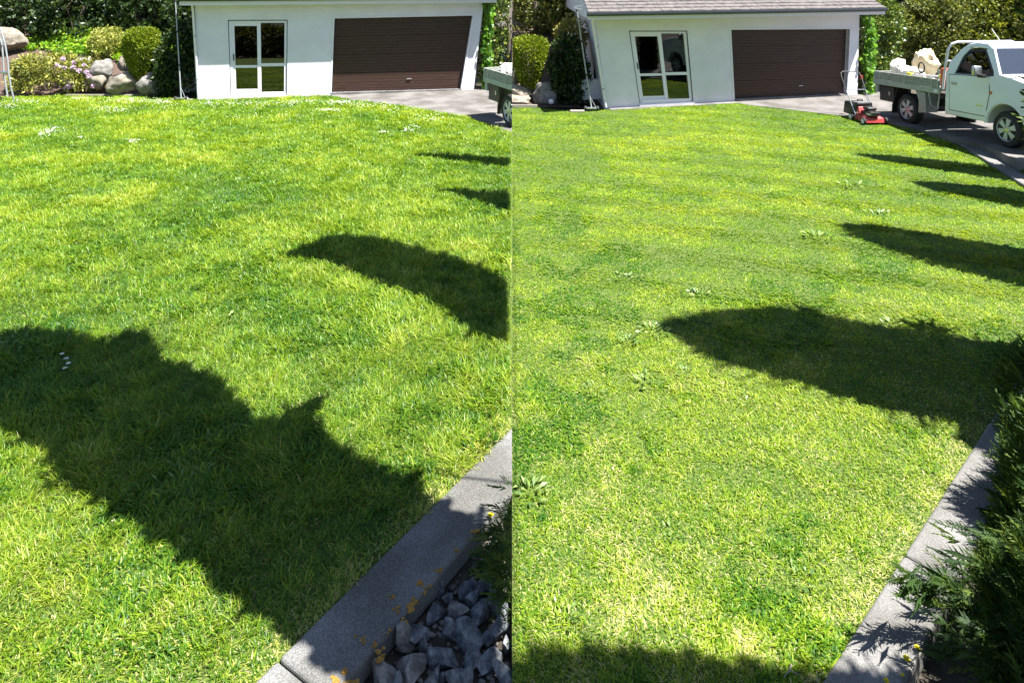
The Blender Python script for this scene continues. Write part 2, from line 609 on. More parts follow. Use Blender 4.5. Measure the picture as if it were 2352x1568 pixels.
G_dry = leafmat("dry_fallen_leaf", [(0.4, 0.28, 0.16), (0.55, 0.42, 0.28)], 0.2, 0.8, 0.2)

# ------------------------------------------------------------------ ground
b = MB()
b.add([(-400, -300, -0.13), (400, -300, -0.13), (400, 600, -0.13), (-400, 600, -0.13)], [(0, 1, 2, 3)])
tag(b.build("ground", M_soil), kind="structure")

KL_A, KL_B = gp(590, 1568), gp(1176, 985)                 # lawn-side line of the kerb, unmown garden
kl = (V(*KL_B) - V(*KL_A)).normalized()
KR_A, KR_B = gp(1890, 1568), gp(2230, 1040)               # lawn-side line of the kerb, mown garden
kr = (V(*KR_B) - V(*KR_A)).normalized()

DL = [(758, 221), (805, 231), (917, 244), (989, 256), (1060, 268), (1121, 287), (1176, 307)]
DR = [(1686, 236), (1718, 242), (1817, 253), (1956, 270), (2060, 289), (2106, 301), (2175, 325), (2261, 353), (2352, 407)]
HL_A, HL_B = V(*gp(458, 230)), V(*gp(1088, 207.2))        # foot of the two garage fronts
HR_A, HR_B = V(*gp(1394, 250)), V(*gp(1968, 218.6))

left_lawn = [tuple(V(*KL_A) - kl * 3.0), KL_A, KL_B] + [gp(*p) for p in DL[::-1]] + \
            [tuple(HL_A + V(0.1, -0.06, 0)), gp(400, 229), gp(328, 223), gp(150, 222), gp(0, 226), (-19, 20.2, 0), (-19, 0, 0), (-6, -1, 0)]
KR_E = V(*KR_A) + kr * 11.2
right_lawn = [tuple(V(*KR_A) - kr * 1.9), KR_A, KR_B, tuple(KR_E), (9.75, 11.6, 0)] + [gp(*p) for p in DR[::-1]] + \
             [tuple(HR_A + V(0.05, -0.1, 0)), gp(1345, 258), gp(1300, 254), gp(1232, 248), gp(1176, 246), (0, 2.2, 0)]


def sheet(name, poly, z0, m):
    b = MB()
    n = len(poly)
    top = [(p[0], p[1], p[2]) for p in poly]
    bot = [(p[0], p[1], z0) for p in poly]
    b.add(top + bot, [list(range(n))] + [(i, n + i, n + (i + 1) % n, (i + 1) % n) for i in range(n)])
    return tag(b.build(name, m, origin=(0, 0, 0), tri=True), kind="structure")


sheet("lawn", left_lawn, -0.12, M_earth)
sheet("lawn", right_lawn, -0.12, M_earth)


def drive_z(x, y):
    return 0.055 * max(0.0, 17.0 - y) if x > 3 else 0.0


def driveway(inner, outer):
    b = MB()
    n = len(inner)
    vs = [(p[0], p[1], 0.012 + drive_z(p[0], p[1])) for p in inner] + [(p[0], p[1], 0.012 + drive_z(p[0], p[1])) for p in outer]
    vs += [(p[0], p[1], -0.11) for p in inner]
    fs = [(i, i + 1, n + i + 1, n + i) for i in range(n - 1)] + [(i + 1, i, 2 * n + i, 2 * n + i + 1) for i in range(n - 1)]
    b.add(vs, fs)
    return tag(b.build("driveway", M_drive, origin=(0, 0, 0)), kind="structure")


inn = [gp(*p) for p in DL]
out = [tuple(HL_A.lerp(HL_B, t) + V(0, 0.05, 0)) for t in (0.45, 0.6, 0.75, 0.9, 1.0)] + [(-0.6, 22.4, 0), (0, 22.5, 0)]
driveway(inn, out)
inn = [gp(*p) for p in DR] + [(9.9, 11.3, 0), (11.5, 8.5, 0)]
out = [tuple(HR_A.lerp(HR_B, t) + V(0, 0.06, 0)) for t in (0.46, 0.6, 0.75, 0.9, 1.0)] + \
      [(11.5, 21.6, 0), (13.5, 20.5, 0), (14.5, 18, 0), (15, 15, 0), (15, 12, 0), (15, 8, 0)]
driveway(inn, out)


def kerb_block(name, a, d, l0, l1, wid, label, m, h0=-0.11, h1=0.02, group=None, side=1):
    """one long concrete edging block from l0 to l1 along d, its top bevelled"""
    a = V(*a)
    nrm = V(d.y, -d.x, 0) * side
    p = [a + d * l0, a + d * l1, a + d * l1 + nrm * wid, a + d * l0 + nrm * wid]
    b = MB()
    b.hexa([V(q.x, q.y, h0) for q in p] + [V(q.x, q.y, h1) for q in p])
    o = b.build(name, m, bevel=0.02, seg=3)
    return tag(o, label, "kerb", group)


CLIP = 'L'
LJ = (V(*gp(640, 1520)) - V(*KL_A)).dot(kl)
kerbL = kerb_block("kerb_block", KL_A, kl, LJ + 0.006, 4.2, 0.39, "grey concrete kerb block with orange lichen, half in shadow beside the broken rocks", M_kerbl)
kerb_block("kerb_block", KL_A, kl, -2.2, LJ - 0.006, 0.39, "short end of concrete kerb block below the joint at the unmown lawn's corner", M_kerbl)
CLIP = 'R'
RJ = (V(*gp(2075, 1278)) - V(*KR_A)).dot(kr)
kerb_block("kerb_block", KR_A, kr, -2.0, RJ - 0.005, 0.29, "sunlit concrete kerb block with yellow flowers on it beside the mown lawn", M_kerb)
kerb_block("kerb_block", KR_A, kr, RJ + 0.005, 11.0, 0.29, "concrete kerb block running back under the dark conifer branches", M_kerb)
p0, p1, p2 = V(*gp(2205, 333)), V(*gp(2285, 366)), V(*gp(2352, 408))
e0 = (p2 - p1).normalized()
kerb_block("kerb_block", p1, e0, -1.0, 4.0, 0.28, "pale concrete strip between the mown lawn and the driveway by the front wheel", M_kerb, h1=0.06)
CLIP = None


# ------------------------------------------------------------------ grass
def grass(name, poly, sgn, n, m, hfun, seed, dead, label, lean0, lean1, wmul, stripe=False):
    rng = np.random.default_rng(seed)
    z0, z1 = 2.9, 21.5
    q = rng.uniform(0, 1, n)
    Z = (math.sqrt(z0) + q * (math.sqrt(z1) - math.sqrt(z0))) ** 2           # density falls with distance
    X = sgn * rng.uniform(0, 1, n) * (0.735 * Z + 1.3)
    k = inpoly(X, Z, poly)
    X, Z = X[k], Z[k]
    p3 = vnoise(X, Z, 7.0, seed + 3)
    p4 = vnoise(X, Z, 16.0, seed + 6)
    k = rng.uniform(0, 1, len(X)) < 0.42 + 0.9 * p3 * p4 + .25 * p4
    X, Z = X[k], Z[k]
    n = len(X)
    p1 = vnoise(X, Z, 0.8, seed + 1)
    p2 = vnoise(X, Z, 2.6, seed + 2)
    p3 = vnoise(X, Z, 7.0, seed + 3)
    p4 = vnoise(X, Z, 16.0, seed + 6)
    h = hfun(X, Z, p1, p2) * rng.uniform(0.55, 1.25, n) * (.7 + .35 * p3 + .25 * p4)
    w = np.maximum(0.0055, Z * 0.00085) * rng.uniform(0.7, 1.4, n) * wmul
    th = rng.uniform(0, 2 * np.pi, n)
    flow = vnoise(X, Z, 2.2, seed + 4) * 9.0
    lean = rng.uniform(lean0, lean1, n)
    dx = np.cos(th) * 0.9 + np.cos(flow) * 0.45 - .15
    dy = np.sin(th) * 0.9 + np.sin(flow) * 0.45 - .1
    if stripe:
        st = np.sign(np.sin((Z * 0.96 + X * 0.28) * 2 * np.pi / 0.95))
        st = st * np.clip((Z - 4.5) / 4, .25, 1)
        dx, dy = np.cos(th) * 0.8 + st * 0.9, np.sin(th) * 0.8 + st * 0.35
    l = np.sqrt(dx * dx + dy * dy) + 1e-6
    dx, dy = dx / l, dy / l
    fa = rng.uniform(-0.9, 0.9, n)
    sx, sy = -dy * np.cos(fa) + dx * np.sin(fa) * .6, dx * np.cos(fa) + dy * np.sin(fa) * .6
    rnd = (0.39 if sgn < 0 else 0.325) + 0.36 * (p1 - 0.5) + 0.24 * (p2 - 0.5) + 0.26 * (p3 - 0.5) + 0.2 * (p4 - .5) + rng.normal(size=n) * np.clip(.24 - Z * .008, .1, .22)
    kx, ky = (kr.x, kr.y) if sgn > 0 else (kl.x, kl.y)
    kp = KR_A if sgn > 0 else KL_A
    dist = np.abs((X - kp[0]) * ky - (Z - kp[1]) * kx)                   # drier turf along the kerb and in worn near patches
    dry = dead * (0.3 + 3.2 * p2 * p3) + .5 * np.exp(-(dist / .16) ** 2) + (.22 * np.exp(-((Z - 4) / 1.6) ** 2) * p1 * 1.6 if sgn > 0 else .1 * np.exp(-((Z - 3.8) / 1.0) ** 2))
    # clover and plantain patches: darker, broader leaved, in islands of their own shape
    pm = np.clip((vnoise(X, Z, 1.3, seed + 9) * .55 + vnoise(X, Z, 4.5, seed + 10) * .45 - .56) / .08, 0, 1)
    pm = pm * np.clip(1.55 - Z / 11, .4, 1)
    rnd -= (.24 if sgn > 0 else .14) * pm
    w = w * (1 + .6 * pm)
    if sgn > 0:
        pd = np.clip((vnoise(X, Z, 1.7, seed + 12) * .55 + vnoise(X, Z, 5.5, seed + 13) * .45 - .6) / .1, 0, 1)
        dry = dry + .35 * pd * np.clip((9 - Z) / 4, 0, 1)
        dry = dry * (1 - .8 * pm)
    dry = dry * np.clip(1.5 - Z / 8.0, .12, 1)
    d = rng.uniform(0, 1, n) < dry
    rnd[d] = rng.uniform(0.82, 1.0, d.sum())
    h[d] *= 0.65
    lean[d] = rng.uniform(0.9, 1.5, d.sum())
    ts = [0.0, 0.42, 0.78, 1.0]
    ws = [0.8, 1.0, 0.65]
    co = np.zeros((n, 7, 3))
    for i, t in enumerate(ts):
        off = h * lean * t ** 1.5
        px, py = X + dx * off, Z + dy * off
        pz = h * (t - 0.34 * np.minimum(lean, 1.4) * t * t) - 0.004
        if i < 3:
            co[:, 2 * i] = np.stack([px - sx * w * ws[i] / 2, py - sy * w * ws[i] / 2, pz], 1)
            co[:, 2 * i + 1] = np.stack([px + sx * w * ws[i] / 2, py + sy * w * ws[i] / 2, pz], 1)
        else:
            co[:, 6] = np.stack([px, py, pz], 1)
    k = (co[:, :, 0] * sgn).min(1) > 0.0
    co, rnd = co[k], rnd[k]
    n = len(co)
    idx = np.array([0, 1, 3, 2, 2, 3, 5, 4, 4, 5, 6])
    fi = (np.arange(n)[:, None] * 7 + idx[None]).ravel()
    lt = np.tile([4, 4, 3], n)
    o = np_mesh(name, m, None, co.reshape(-1, 3), fi, lt, {"rnd": np.repeat(np.clip(rnd, 0, 1), 7)})
    return tag(o, label, "grass", None, "stuff")


def h_tall(X, Z, p1, p2):
    near = np.clip((Z - 3.4) / 2.0, 0, 1)
    return (0.042 + 0.042 * near) * (0.75 + 0.25 * p1 + 0.5 * p2)


def h_mown(X, Z, p1, p2):
    return 0.030 * (0.7 + 0.5 * p1 + 0.4 * p2)


grass("long_grass", left_lawn, -1, 560000, G_tall, h_tall, 11, 0.10, "long unmown green grass with seed heads and daisies", 0.45, 1.25, 1.0)
grass("short_grass", right_lawn, 1, 620000, G_mown, h_mown, 31, 0.10, "short freshly mown grass in faint stripes", 0.5, 1.5, 1.15, stripe=True)


# ------------------------------------------------------------------ garages
def garage(P):
    A, B = P["A"], P["B"]
    u = (B - A).normalized()
    nrm = V(u.y, -u.x, 0)                    # towards the viewer
    back = -nrm

    def fp(px, py, d=0.0):
        """the point of the facade plane (d metres behind it) on this line of sight"""
        a = (px - CX) / F
        q = A + back * d
        Y = nrm.dot(q) / (nrm.x * a + nrm.y)
        return V(a * Y, Y, H - (py - YH) / F * Y)

    sd = V(*P["deep"], 0) if "deep" in P else back
    deep = sd / sd.dot(back)

    def pt(s, z, d=0.0):
        return A + u * s + V(0, 0, z) + deep * d

    root = thing("garage", P["label"], "garage", tuple(A.lerp(B, 0.5)))
    wtl, wtr, wbr, wbl = P["win"]
    dtl, dtr, dbr, dbl = P["door"]
    ctl, ctr, cbr, cbl = P["wall"]
    zt = P["eave"] + 0.06
    # facade: columns of points, top row / head of openings / foot
    def foot(p):
        q = fp(*p)
        return V(q.x, q.y, -0.12)

    def head(p, z):
        q = fp(*p)
        return V(q.x, q.y, z)
    b = MB()

    def quad(p0, p1, p2, p3):
        b.add([p0, p1, p2, p3], [(0, 1, 2, 3)])
    T = lambda p: head(p, zt)
    cols_t = [T(ctl), T(wtl), T(wtr), T(dtl), T(dtr), T(ctr)]
    f = [foot(cbl), foot(wbl), foot(wbr), foot(dbl), foot(dbr), foot(cbr)]
    quad(f[0], f[1], fp(*wbl), fp(*wtl)); quad(f[0], fp(*wtl), cols_t[1], cols_t[0])
    quad(fp(*wtl), fp(*wtr), cols_t[2], cols_t[1])
    quad(f[1], f[2], fp(*wbr), fp(*wbl))
    quad(fp(*wbr), f[2], f[3], fp(*dbl)); quad(fp(*wtr), fp(*wbr), fp(*dbl), fp(*dtl)); quad(fp(*wtr), fp(*dtl), cols_t[3], cols_t[2])
    quad(fp(*dtl), fp(*dtr), cols_t[4], cols_t[3])
    quad(fp(*dbr), f[4], f[5], fp(*cbr)); quad(fp(*dtr), fp(*dbr), fp(*cbr), fp(*ctr)); quad(fp(*dtr), fp(*ctr), cols_t[5], cols_t[4])
    # reveals
    for ring, dd in (((wtl, wtr, wbr, wbl), 0.09), ((dtl, dtr, dbr, dbl), 0.16)):
        for i in range(4):
            p, q = fp(*ring[i]), fp(*ring[(i + 1) % 4])
            quad(p, q, q + back * dd, p + back * dd)
    # side and rear walls
    dep = 6.0
    c0, c1 = f[0], f[5]
    quad(c0, c0 + deep * dep, cols_t[0] + deep * dep, cols_t[0])
    quad(c1, cols_t[5], cols_t[5] + deep * dep, c1 + deep * dep)
    quad(c0 + deep * dep, c1 + deep * dep, cols_t[5] + deep * dep, cols_t[0] + deep * dep)
    b.build("wall", M_wall, root)
    # near-black panel behind the glass, standing in for the unlit room's dark
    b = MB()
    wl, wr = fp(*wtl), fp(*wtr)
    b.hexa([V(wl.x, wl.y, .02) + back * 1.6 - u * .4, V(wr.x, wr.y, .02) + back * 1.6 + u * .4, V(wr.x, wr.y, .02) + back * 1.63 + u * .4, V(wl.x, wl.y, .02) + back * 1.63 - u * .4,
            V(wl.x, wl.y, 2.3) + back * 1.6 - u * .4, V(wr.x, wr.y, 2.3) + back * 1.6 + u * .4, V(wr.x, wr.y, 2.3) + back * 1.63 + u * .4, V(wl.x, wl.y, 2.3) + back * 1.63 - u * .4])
    b.build("room_dark_panel", M_dark, root)

    # sliding glass door
    def bar(bm, p, q, r, s, d0, d1):
        """flat bar whose face is the quad p,q,r,s (pixels), from d0 to d1 behind the facade"""
        bm.hexa([fp(*x) + back * d1 for x in (p, q, r, s)] + [fp(*x) + back * d0 for x in (p, q, r, s)])
    L = lambda a, c, t: (a[0] + (c[0] - a[0]) * t, a[1] + (c[1] - a[1]) * t)

    def pix(s, t):
        return L(L(wtl, wtr, s), L(wbl, wbr, s), t)
    ms = P["mull"]
    ttl, ttr = P["trans"]
    fr = MB()
    e = 0.042
    bar(fr, pix(0, 0), pix(e, 0), pix(e, 1), pix(0, 1), 0.025, 0.075)
    bar(fr, pix(1 - e, 0), pix(1, 0), pix(1, 1), pix(1 - e, 1), 0.025, 0.075)
    bar(fr, pix(e, 0), pix(1 - e, 0), pix(1 - e, 0.028), pix(e, 0.028), 0.028, 0.075)
    bar(fr, pix(e, .955), pix(1 - e, .955), pix(1 - e, 1), pix(e, 1), 0.0, 0.075)
    frame = fr.build("window_frame", M_alu, root)
    fr = MB()
    for q in ((-.012, 0, -.012, 1.0), (1.0, 1.012, -.012, 1.0)):
        bar(fr, pix(q[0], q[2]), pix(q[1], q[2]), pix(q[1], q[3]), pix(q[0], q[3]), -.003, .02)
    bar(fr, pix(0, -.012), pix(1, -.012), pix(1, 0), pix(0, 0), -.003, .02)
    fr.build("gap_line", M_gutter, frame)  # dark strips around the frame standing in for a shadowed gap
    fr = MB()
    bar(fr, pix(ms - .012, .028), pix(ms + .05, .028), pix(ms + .05, .955), pix(ms - .012, .955), 0.030, 0.07)
    fr.build("mullion", M_alu, frame)
    # left sash (slides), right light (fixed)
    fr = MB()
    bar(fr, pix(e, .028), pix(e + .045, .028), pix(e + .045, .955), pix(e, .955), 0.045, 0.085)
    bar(fr, pix(e + .045, .028), pix(ms - .012, .028), pix(ms - .012, .07), pix(e + .045, .07), 0.047, 0.085)
    bar(fr, pix(e + .045, .91), pix(ms - .012, .91), pix(ms - .012, .955), pix(e + .045, .955), 0.047, 0.085)
    bar(fr, pix(e + .045, ttl - .017), pix(ms - .012, ttl - .017), pix(ms - .012, ttl + .017), pix(e + .045, ttl + .017), 0.047, 0.085)
    sash = fr.build("sash", M_alu, root)
    fr = MB()
    bar(fr, pix(ms + .05, ttr - .02), pix(1 - e, ttr - .02), pix(1 - e, ttr + .02), pix(ms + .05, ttr + .02), 0.034, 0.07)
    fr.build("transom", M_alu, frame)
    for (s0, s1, t0, t1, par) in ((e + .045, ms - .012, .07, ttl - .017, sash), (e + .045, ms - .012, ttl + .017, .91, sash),
                                  (ms + .05, 1 - e, .028, ttr - .02, frame), (ms + .05, 1 - e, ttr + .02, .955, frame)):
        g = MB()
        qs = [fp(*pix(s0, t0)), fp(*pix(s1, t0)), fp(*pix(s1, t1)), fp(*pix(s0, t1))]
        tl = (qs[0].z - qs[3].z) * .03                      # panes tilted back to raise what they mirror towards hedge and sky
        dd = [.055 + tl, .055 + tl, .055, .055]
        g.hexa([q + back * (d + .004) for q, d in zip(qs, dd)] + [q + back * d for q, d in zip(qs, dd)])
        g.build("pane", M_glass, par)
    g = MB()
    bar(g, pix(e + .012, ttl - .17), pix(e + .03, ttl - .17), pix(e + .03, ttl - .08), pix(e + .012, ttl - .08), 0.02, 0.045)
    g.build("door_handle", M_black, sash, bevel=0.004)
    # sill step under the sliding door
    g = MB()
    a0, a1 = fp(*wbl), fp(*wbr)
    a0, a1 = V(a0.x, a0.y, 0), V(a1.x, a1.y, 0)
    zs = min(fp(*wbl).z, fp(*wbr).z) - 0.004
    g.hexa([a0 - u * .03 - back * .05 + V(0, 0, -.12), a1 + u * .03 - back * .05 + V(0, 0, -.12), a1 + u * .03 - back * .003 + V(0, 0, -.12), a0 - u * .03 - back * .003 + V(0, 0, -.12),
            a0 - u * .03 - back * .05 + V(0, 0, zs), a1 + u * .03 - back * .05 + V(0, 0, zs), a1 + u * .03 - back * .003 + V(0, 0, zs), a0 - u * .03 - back * .003 + V(0, 0, zs)])
    g.build("sill", M_trim, root, bevel=0.006)
    # narrow concrete footing strip
    g = MB()
    a0, a1 = V(f[0].x, f[0].y, 0), V(f[3].x, f[3].y, 0)
    g.hexa([a0 - back * .26 + V(0, 0, -.12), a1 - back * .26 + V(0, 0, -.12), a1 - back * .06 + V(0, 0, -.12), a0 - back * .06 + V(0, 0, -.12),
            a0 - back * .26 + V(0, 0, .025), a1 - back * .26 + V(0, 0, .025), a1 - back * .06 + V(0, 0, .025), a0 - back * .06 + V(0, 0, .025)])
    g.build("footing", M_kerb, root, bevel=0.01)

    # sectional garage door: four panels of narrow grooved boards
    g = MB()
    nb = 24

    def dpix(s, t):
        return L(L(dtl, dtr, s), L(dbl, dbr, s), t)
    for i in range(nb):
        t0, t1 = i / nb, (i + 1) / nb - (0.0045 if i % 6 == 5 else 0.002)
        d = 0.125 + (0.003 if i % 2 else 0.0)
        bar(g, dpix(.004, t0), dpix(.996, t0), dpix(.996, t1), dpix(.004, t1), d, 0.155)
    gd = g.build("garage_door", M_door, root)
    g = MB()
    q = fp(*dpix(.59, .84), 0.10)
    g.tube([q - u * .07, q + u * .07], 0.012, 8)
    g.build("door_handle", M_steel, gd)
    g = MB()
    bar(g, dpix(-.012, -.02), dpix(1.012, -.02), dpix(1.0, 0.0), dpix(0.0, 0.0), -0.012, 0.11)
    bar(g, dpix(1.0, 0), dpix(1.016, -.02), dpix(1.016, 1), dpix(1.0, 1), -0.014, 0.11)
    bar(g, dpix(-.012, -.02), dpix(0.0, 0.0), dpix(0.0, 1.0), dpix(-.012, 1.0), -0.014, 0.11)
    g.build("door_frame", M_trim, root)
    g = MB()
    bar(g, dpix(0, 1.0), dpix(1, 1.0), L(dbl, dbl, 0) if 0 else (dbr[0], dbr[1] + P["sillh"]), (dbl[0], dbl[1] + P["sillh"]), -0.02, 0.17)
    g.build("threshold", M_kerb, root)

    # eave: soffit, fascia, gutter
    ov, ez = P["over"], P["eave"]
    s0, s1 = (cols_t[0] - A).dot(u) - P["vergel"], (cols_t[5] - A).dot(u) + P["verger"]

    def bx(s0, s1, d0, d1, z0, z1, m, name, par=root, bev=0.0):
        g = MB()
        g.hexa([pt(s0, z0, d0), pt(s1, z0, d0), pt(s1, z0, d1), pt(s0, z0, d1), pt(s0, z1, d0), pt(s1, z1, d0), pt(s1, z1, d1), pt(s0, z1, d1)])
        return g.build(name, m, par, bevel=bev)
    bx(s0, s1, -ov + .02, 6.3, ez + .03, ez + .05, M_trim, "soffit")
    fa = bx(s0, s1, -ov, -ov + .019, ez, ez + P["fas"], M_trim, "fascia")
    # quad gutter with an open top
    g = MB()
    gz = ez + P["fas"] - 0.02
    gh = P["gut"]
    pr = [(0.0, 0.0), (0.085, 0.0), (0.115, 0.05), (0.115, gh), (0.105, gh), (0.105, 0.055), (0.08, 0.012), (0.01, 0.012), (0.01, gh), (0.0, gh)]
    g.prism([pt(s0 - .03, gz + z, -ov - .002 - d) for d, z in pr], u * (s1 - s0 + .06))
    g.build("gutter", M_gutter, root)
    # tiled roof: front slope in overlapping courses, plain rear slope
    g = MB()
    pitch = math.radians(P["pitch"])
    cs, sn = math.cos(pitch), math.sin(pitch)
    course, rows = 0.26, 14
    rd0, rz0 = -ov - 0.06, ez + P["fas"] + 0.075
    rnd = random.Random(3)
    tw = 0.30
    for r in range(rows):
        d0, z0 = rd0 + r * course * cs, rz0 + r * course * sn
        d1, z1 = d0 + (course + .05) * cs, z0 + (course + .05) * sn
        s = s0 - (tw / 2 if r % 2 else 0)
        while s < s1:
            a, c = max(s, s0) + .004, min(s + tw, s1) - .004
            j = rnd.uniform(-.006, .008)
            if c > a + .02:
                th = .028
                g.hexa([pt(a, z0 - .006 + j, d0), pt(c, z0 - .006 + j, d0), pt(c, z1 - .02, d1), pt(a, z1 - .02, d1),
                        pt(a, z0 + th + j, d0), pt(c, z0 + th + j, d0), pt(c, z1 - .006, d1), pt(a, z1 - .006, d1)])
            s += tw
    ridge_d, ridge_z = rd0 + rows * course * cs, rz0 + rows * course * sn
    g.hexa([pt(s0, ridge_z - .03, ridge_d), pt(s1, ridge_z - .03, ridge_d), pt(s1, rz0, ridge_d * 2 - rd0), pt(s0, rz0, ridge_d * 2 - rd0),
            pt(s0, ridge_z + .02, ridge_d), pt(s1, ridge_z + .02, ridge_d), pt(s1, rz0 + .05, ridge_d * 2 - rd0), pt(s0, rz0 + .05, ridge_d * 2 - rd0)])
    roof = g.build("roof", M_tile, root)
    # barge boards closing the two gable ends, with the gable wall inside them
    for s, w in ((s0 + .002, .02), (s1 - .022, .02)):
        g = MB()
        g.prism([pt(s, ez + .05, -ov), pt(s, rz0 - .02, rd0 + .05), pt(s, ridge_z - .045, ridge_d), pt(s, rz0 - .02, ridge_d * 2 - rd0 - .05), pt(s, ez + .05, ridge_d * 2 - rd0 - .1)], u * w)
        g.build("gable_end", M_trim, root)
    # downpipe with its swan neck
    (tx, ty), (bx_, by_) = P["pipe"]
    g = MB()
    top, bot = fp(tx, ty, -.06), fp(bx_, by_, -.06)
    g.tube([top + nrm * (ov - .05) * .6 + V(0, 0, .02), top + nrm * .12 + V(0, 0, -.06), top + V(0, 0, -.2), bot], 0.036, 10)
    dpipe = g.build("downpipe", M_trim, root, smooth=True)
    for t in (.35, .8):
        g = MB()
        q = top.lerp(bot, t)
        g.lathe([(.042, -.015), (.042, .015)], q, bot - top, 12)
        g.build("pipe_bracket", M_galv, dpipe)
    return dict(fp=fp, pt=pt, u=u, nrm=nrm, back=back, root=root)


CLIP = 'L'
GL = garage(dict(label="white garage beside the unmown lawn, its lower wall in bright sun", A=HL_A, B=HL_B,
                 win=((525, 48.5), (659, 48), (657.5, 219.5), (531.5, 221.5)), door=((768.5, 43), (1085.5, 36.5), (1058, 205), (761.5, 213.3)),
                 wall=((447, 12), (1111, 4), (1088, 207.5), (458, 230)), mull=0.495, trans=(0.61, 0.59), eave=2.76, over=0.47, fas=0.14, gut=0.10,
                 pitch=18, pipe=((443, 6), (456, 227)), sillh=4.5, vergel=0.3, verger=0.32))
CLIP = 'R'
GR = garage(dict(label="white garage beside the mown lawn with its tiled roof and dark gutter in view", A=HR_A, B=HR_B,
                 win=((1446.5, 73), (1577, 73), (1591, 233.5), (1470, 237)), door=((1679, 69), (1952, 67.3), (1945, 217), (1687, 228.7)),
                 wall=((1366, 37), (1974, 37), (1969.5, 218), (1395, 249)), mull=0.505, trans=(0.61, 0.60), eave=2.47, over=0.76, fas=0.115, gut=0.10,
                 deep=(-0.01, 1.0), pitch=17, pipe=((1361, 33), (1391.5, 247)), sillh=7.0, vergel=0.3, verger=0.42))
CLIP = None


# ------------------------------------------------------------------ heat pumps, poles, balls, planks
def heat_pump(c, yaw, label, sc=1.0):
    X = Matrix.Translation(c) @ Matrix.Rotation(yaw, 4, 'Z') @ Matrix.Scale(sc, 4)
    r = thing("heat_pump", label, "heat pump", c)
    b = MB(X); b.box(-.15, .15, -.4, .4, .07, .66)
    b.build("casing", M_trim, r, bevel=0.012)
    b = MB(X); b.box(-.12, .12, -.12, .12, .2, .55)
    b = MB(X)
    b.lathe([(.24, 0), (.24, .012), (.22, .012), (.22, .004)], (.152, -.08, .37), (1, 0, 0), 28)
    for i in range(9):
        b.box(.153, .158, -.29, .13, .17 + i * .05, .18 + i * .05)
    b.build("fan_grille", M_galv, r)
    b = MB(X); b.box(-.05, .08, -.412, -.402, .38, .6)
    b.build("side_panel", M_galv, r)
    for s in (-.32, .32):
        b = MB(X); b.box(-.16, .16, s - .04, s + .04, 0, .069)
        b.build("foot", M_kerb, r)
    b = MB(X)
    b.tube([(.02, .402, .25), (.02, .48, .24), (.02, .55, .3), (.0, .6, .5), (.0, .62, 1.2)], .02, 8)
    b.tube([(.06, .402, .2), (.06, .5, .17), (.06, .6, .26), (.04, .64, .5), (.04, .66, 1.2)], .02, 8)
    b.build("pipe", M_trim, r, smooth=True)
    return r


def wheeled_pole(foot, top, label, s=1.0):
    foot, top = V(*foot), V(*top)
    r = thing("wheeled_pole", label, "pole", tuple(foot))
    b = MB()
    d = (top - foot).normalized()
    b.tube([foot + V(0, 0, .07), top], [.021, .016], 10)
    pole = b.build("pole", M_galv, r, smooth=True)
    b = MB()
    for t in (.33, .66, .97):
        b = MB()
        b.lathe([(.026, -.03), (.026, .03)], (foot + V(0, 0, .07)).lerp(top, t), d, 10)
        b.build("clamp", M_black, pole)
    b = MB()
    b.box(foot.x - .14, foot.x + .14, foot.y - .05, foot.y + .05, .05, .10)
    b.build("axle_housing", M_steel, r, bevel=.01)
    for k in (-.16, .16):
        b = MB()
        b.lathe([(.03, -.028), (.062, -.026), (.068, 0), (.062, .026), (.03, .028)], (foot.x + k, foot.y, .068), (1, 0, 0), 18)
        w = b.build("wheel", M_rubber, r, smooth=True)
        b = MB()
        b.lathe([(.03, -.032), (.03, .032)], (foot.x + k, foot.y, .068), (1, 0, 0), 12)
        b.build("hub", M_trim, w)
    b = MB()
    b.tube([foot + V(.12, 0, .09), foot + d * .42 + V(.0, -.01, 0)], .008, 6)
    b.build("stay", M_galv, r)
    return r


CLIP = 'L'
heat_pump(V(*gp(437, 216)), math.radians(100), "pale heat pump unit half hidden behind the downpipe of the garage in bright sun", 0.9)
wheeled_pole(gp(416, 232), dp(402.5, -4, 20.35), "tall grey pole on a small wheeled base, left of the unmown lawn's garage")
b = MB(); c = V(*gp(351, 217)) + V(0, 0, .078)
b.lathe([(.002, -.078)] + [(.078 * math.sin(t), -.078 * math.cos(t)) for t in np.linspace(.2, 2.94, 12)] + [(.002, .078)], c, (0, 0, 1), 24)
tag(b.build("ball", M_ball, smooth='all'), "white ball on the ground in front of the boulder by the unmown lawn", "ball")
CLIP = 'R'
heat_pump(V(*gp(1361, 232)), math.radians(107), "pale heat pump unit with pipes behind the leaning pole", 0.95)
wheeled_pole(gp(1358.5, 255), dp(1324, 17, 18.7), "long grey pole leaning up to the tiled eave on a small wheeled base")
b = MB(); c = V(*gp(1266, 240)) + V(0, 0, .075)
b.lathe([(.002, -.075)] + [(.075 * math.sin(t), -.075 * math.cos(t)) for t in np.linspace(.2, 2.94, 12)] + [(.002, .075)], c, (0, 0, 1), 24)
tag(b.build("ball", M_ball, smooth='all'), "white ball in the deep shade beside the leaning pole", "ball")
# hoop of wire at the pole's head
b = MB()
pc = V(*dp(1334, 18, 18.65))
b.tube([pc + V(.17 * math.cos(t), .05 * math.sin(t), .04 * math.sin(t)) for t in np.linspace(0, 2 * math.pi, 20)], .005, 5, cap=False)
tag(b.build("wire_hoop", M_galv), "thin loop of wire hanging at the roof corner above the leaning pole", "wire")


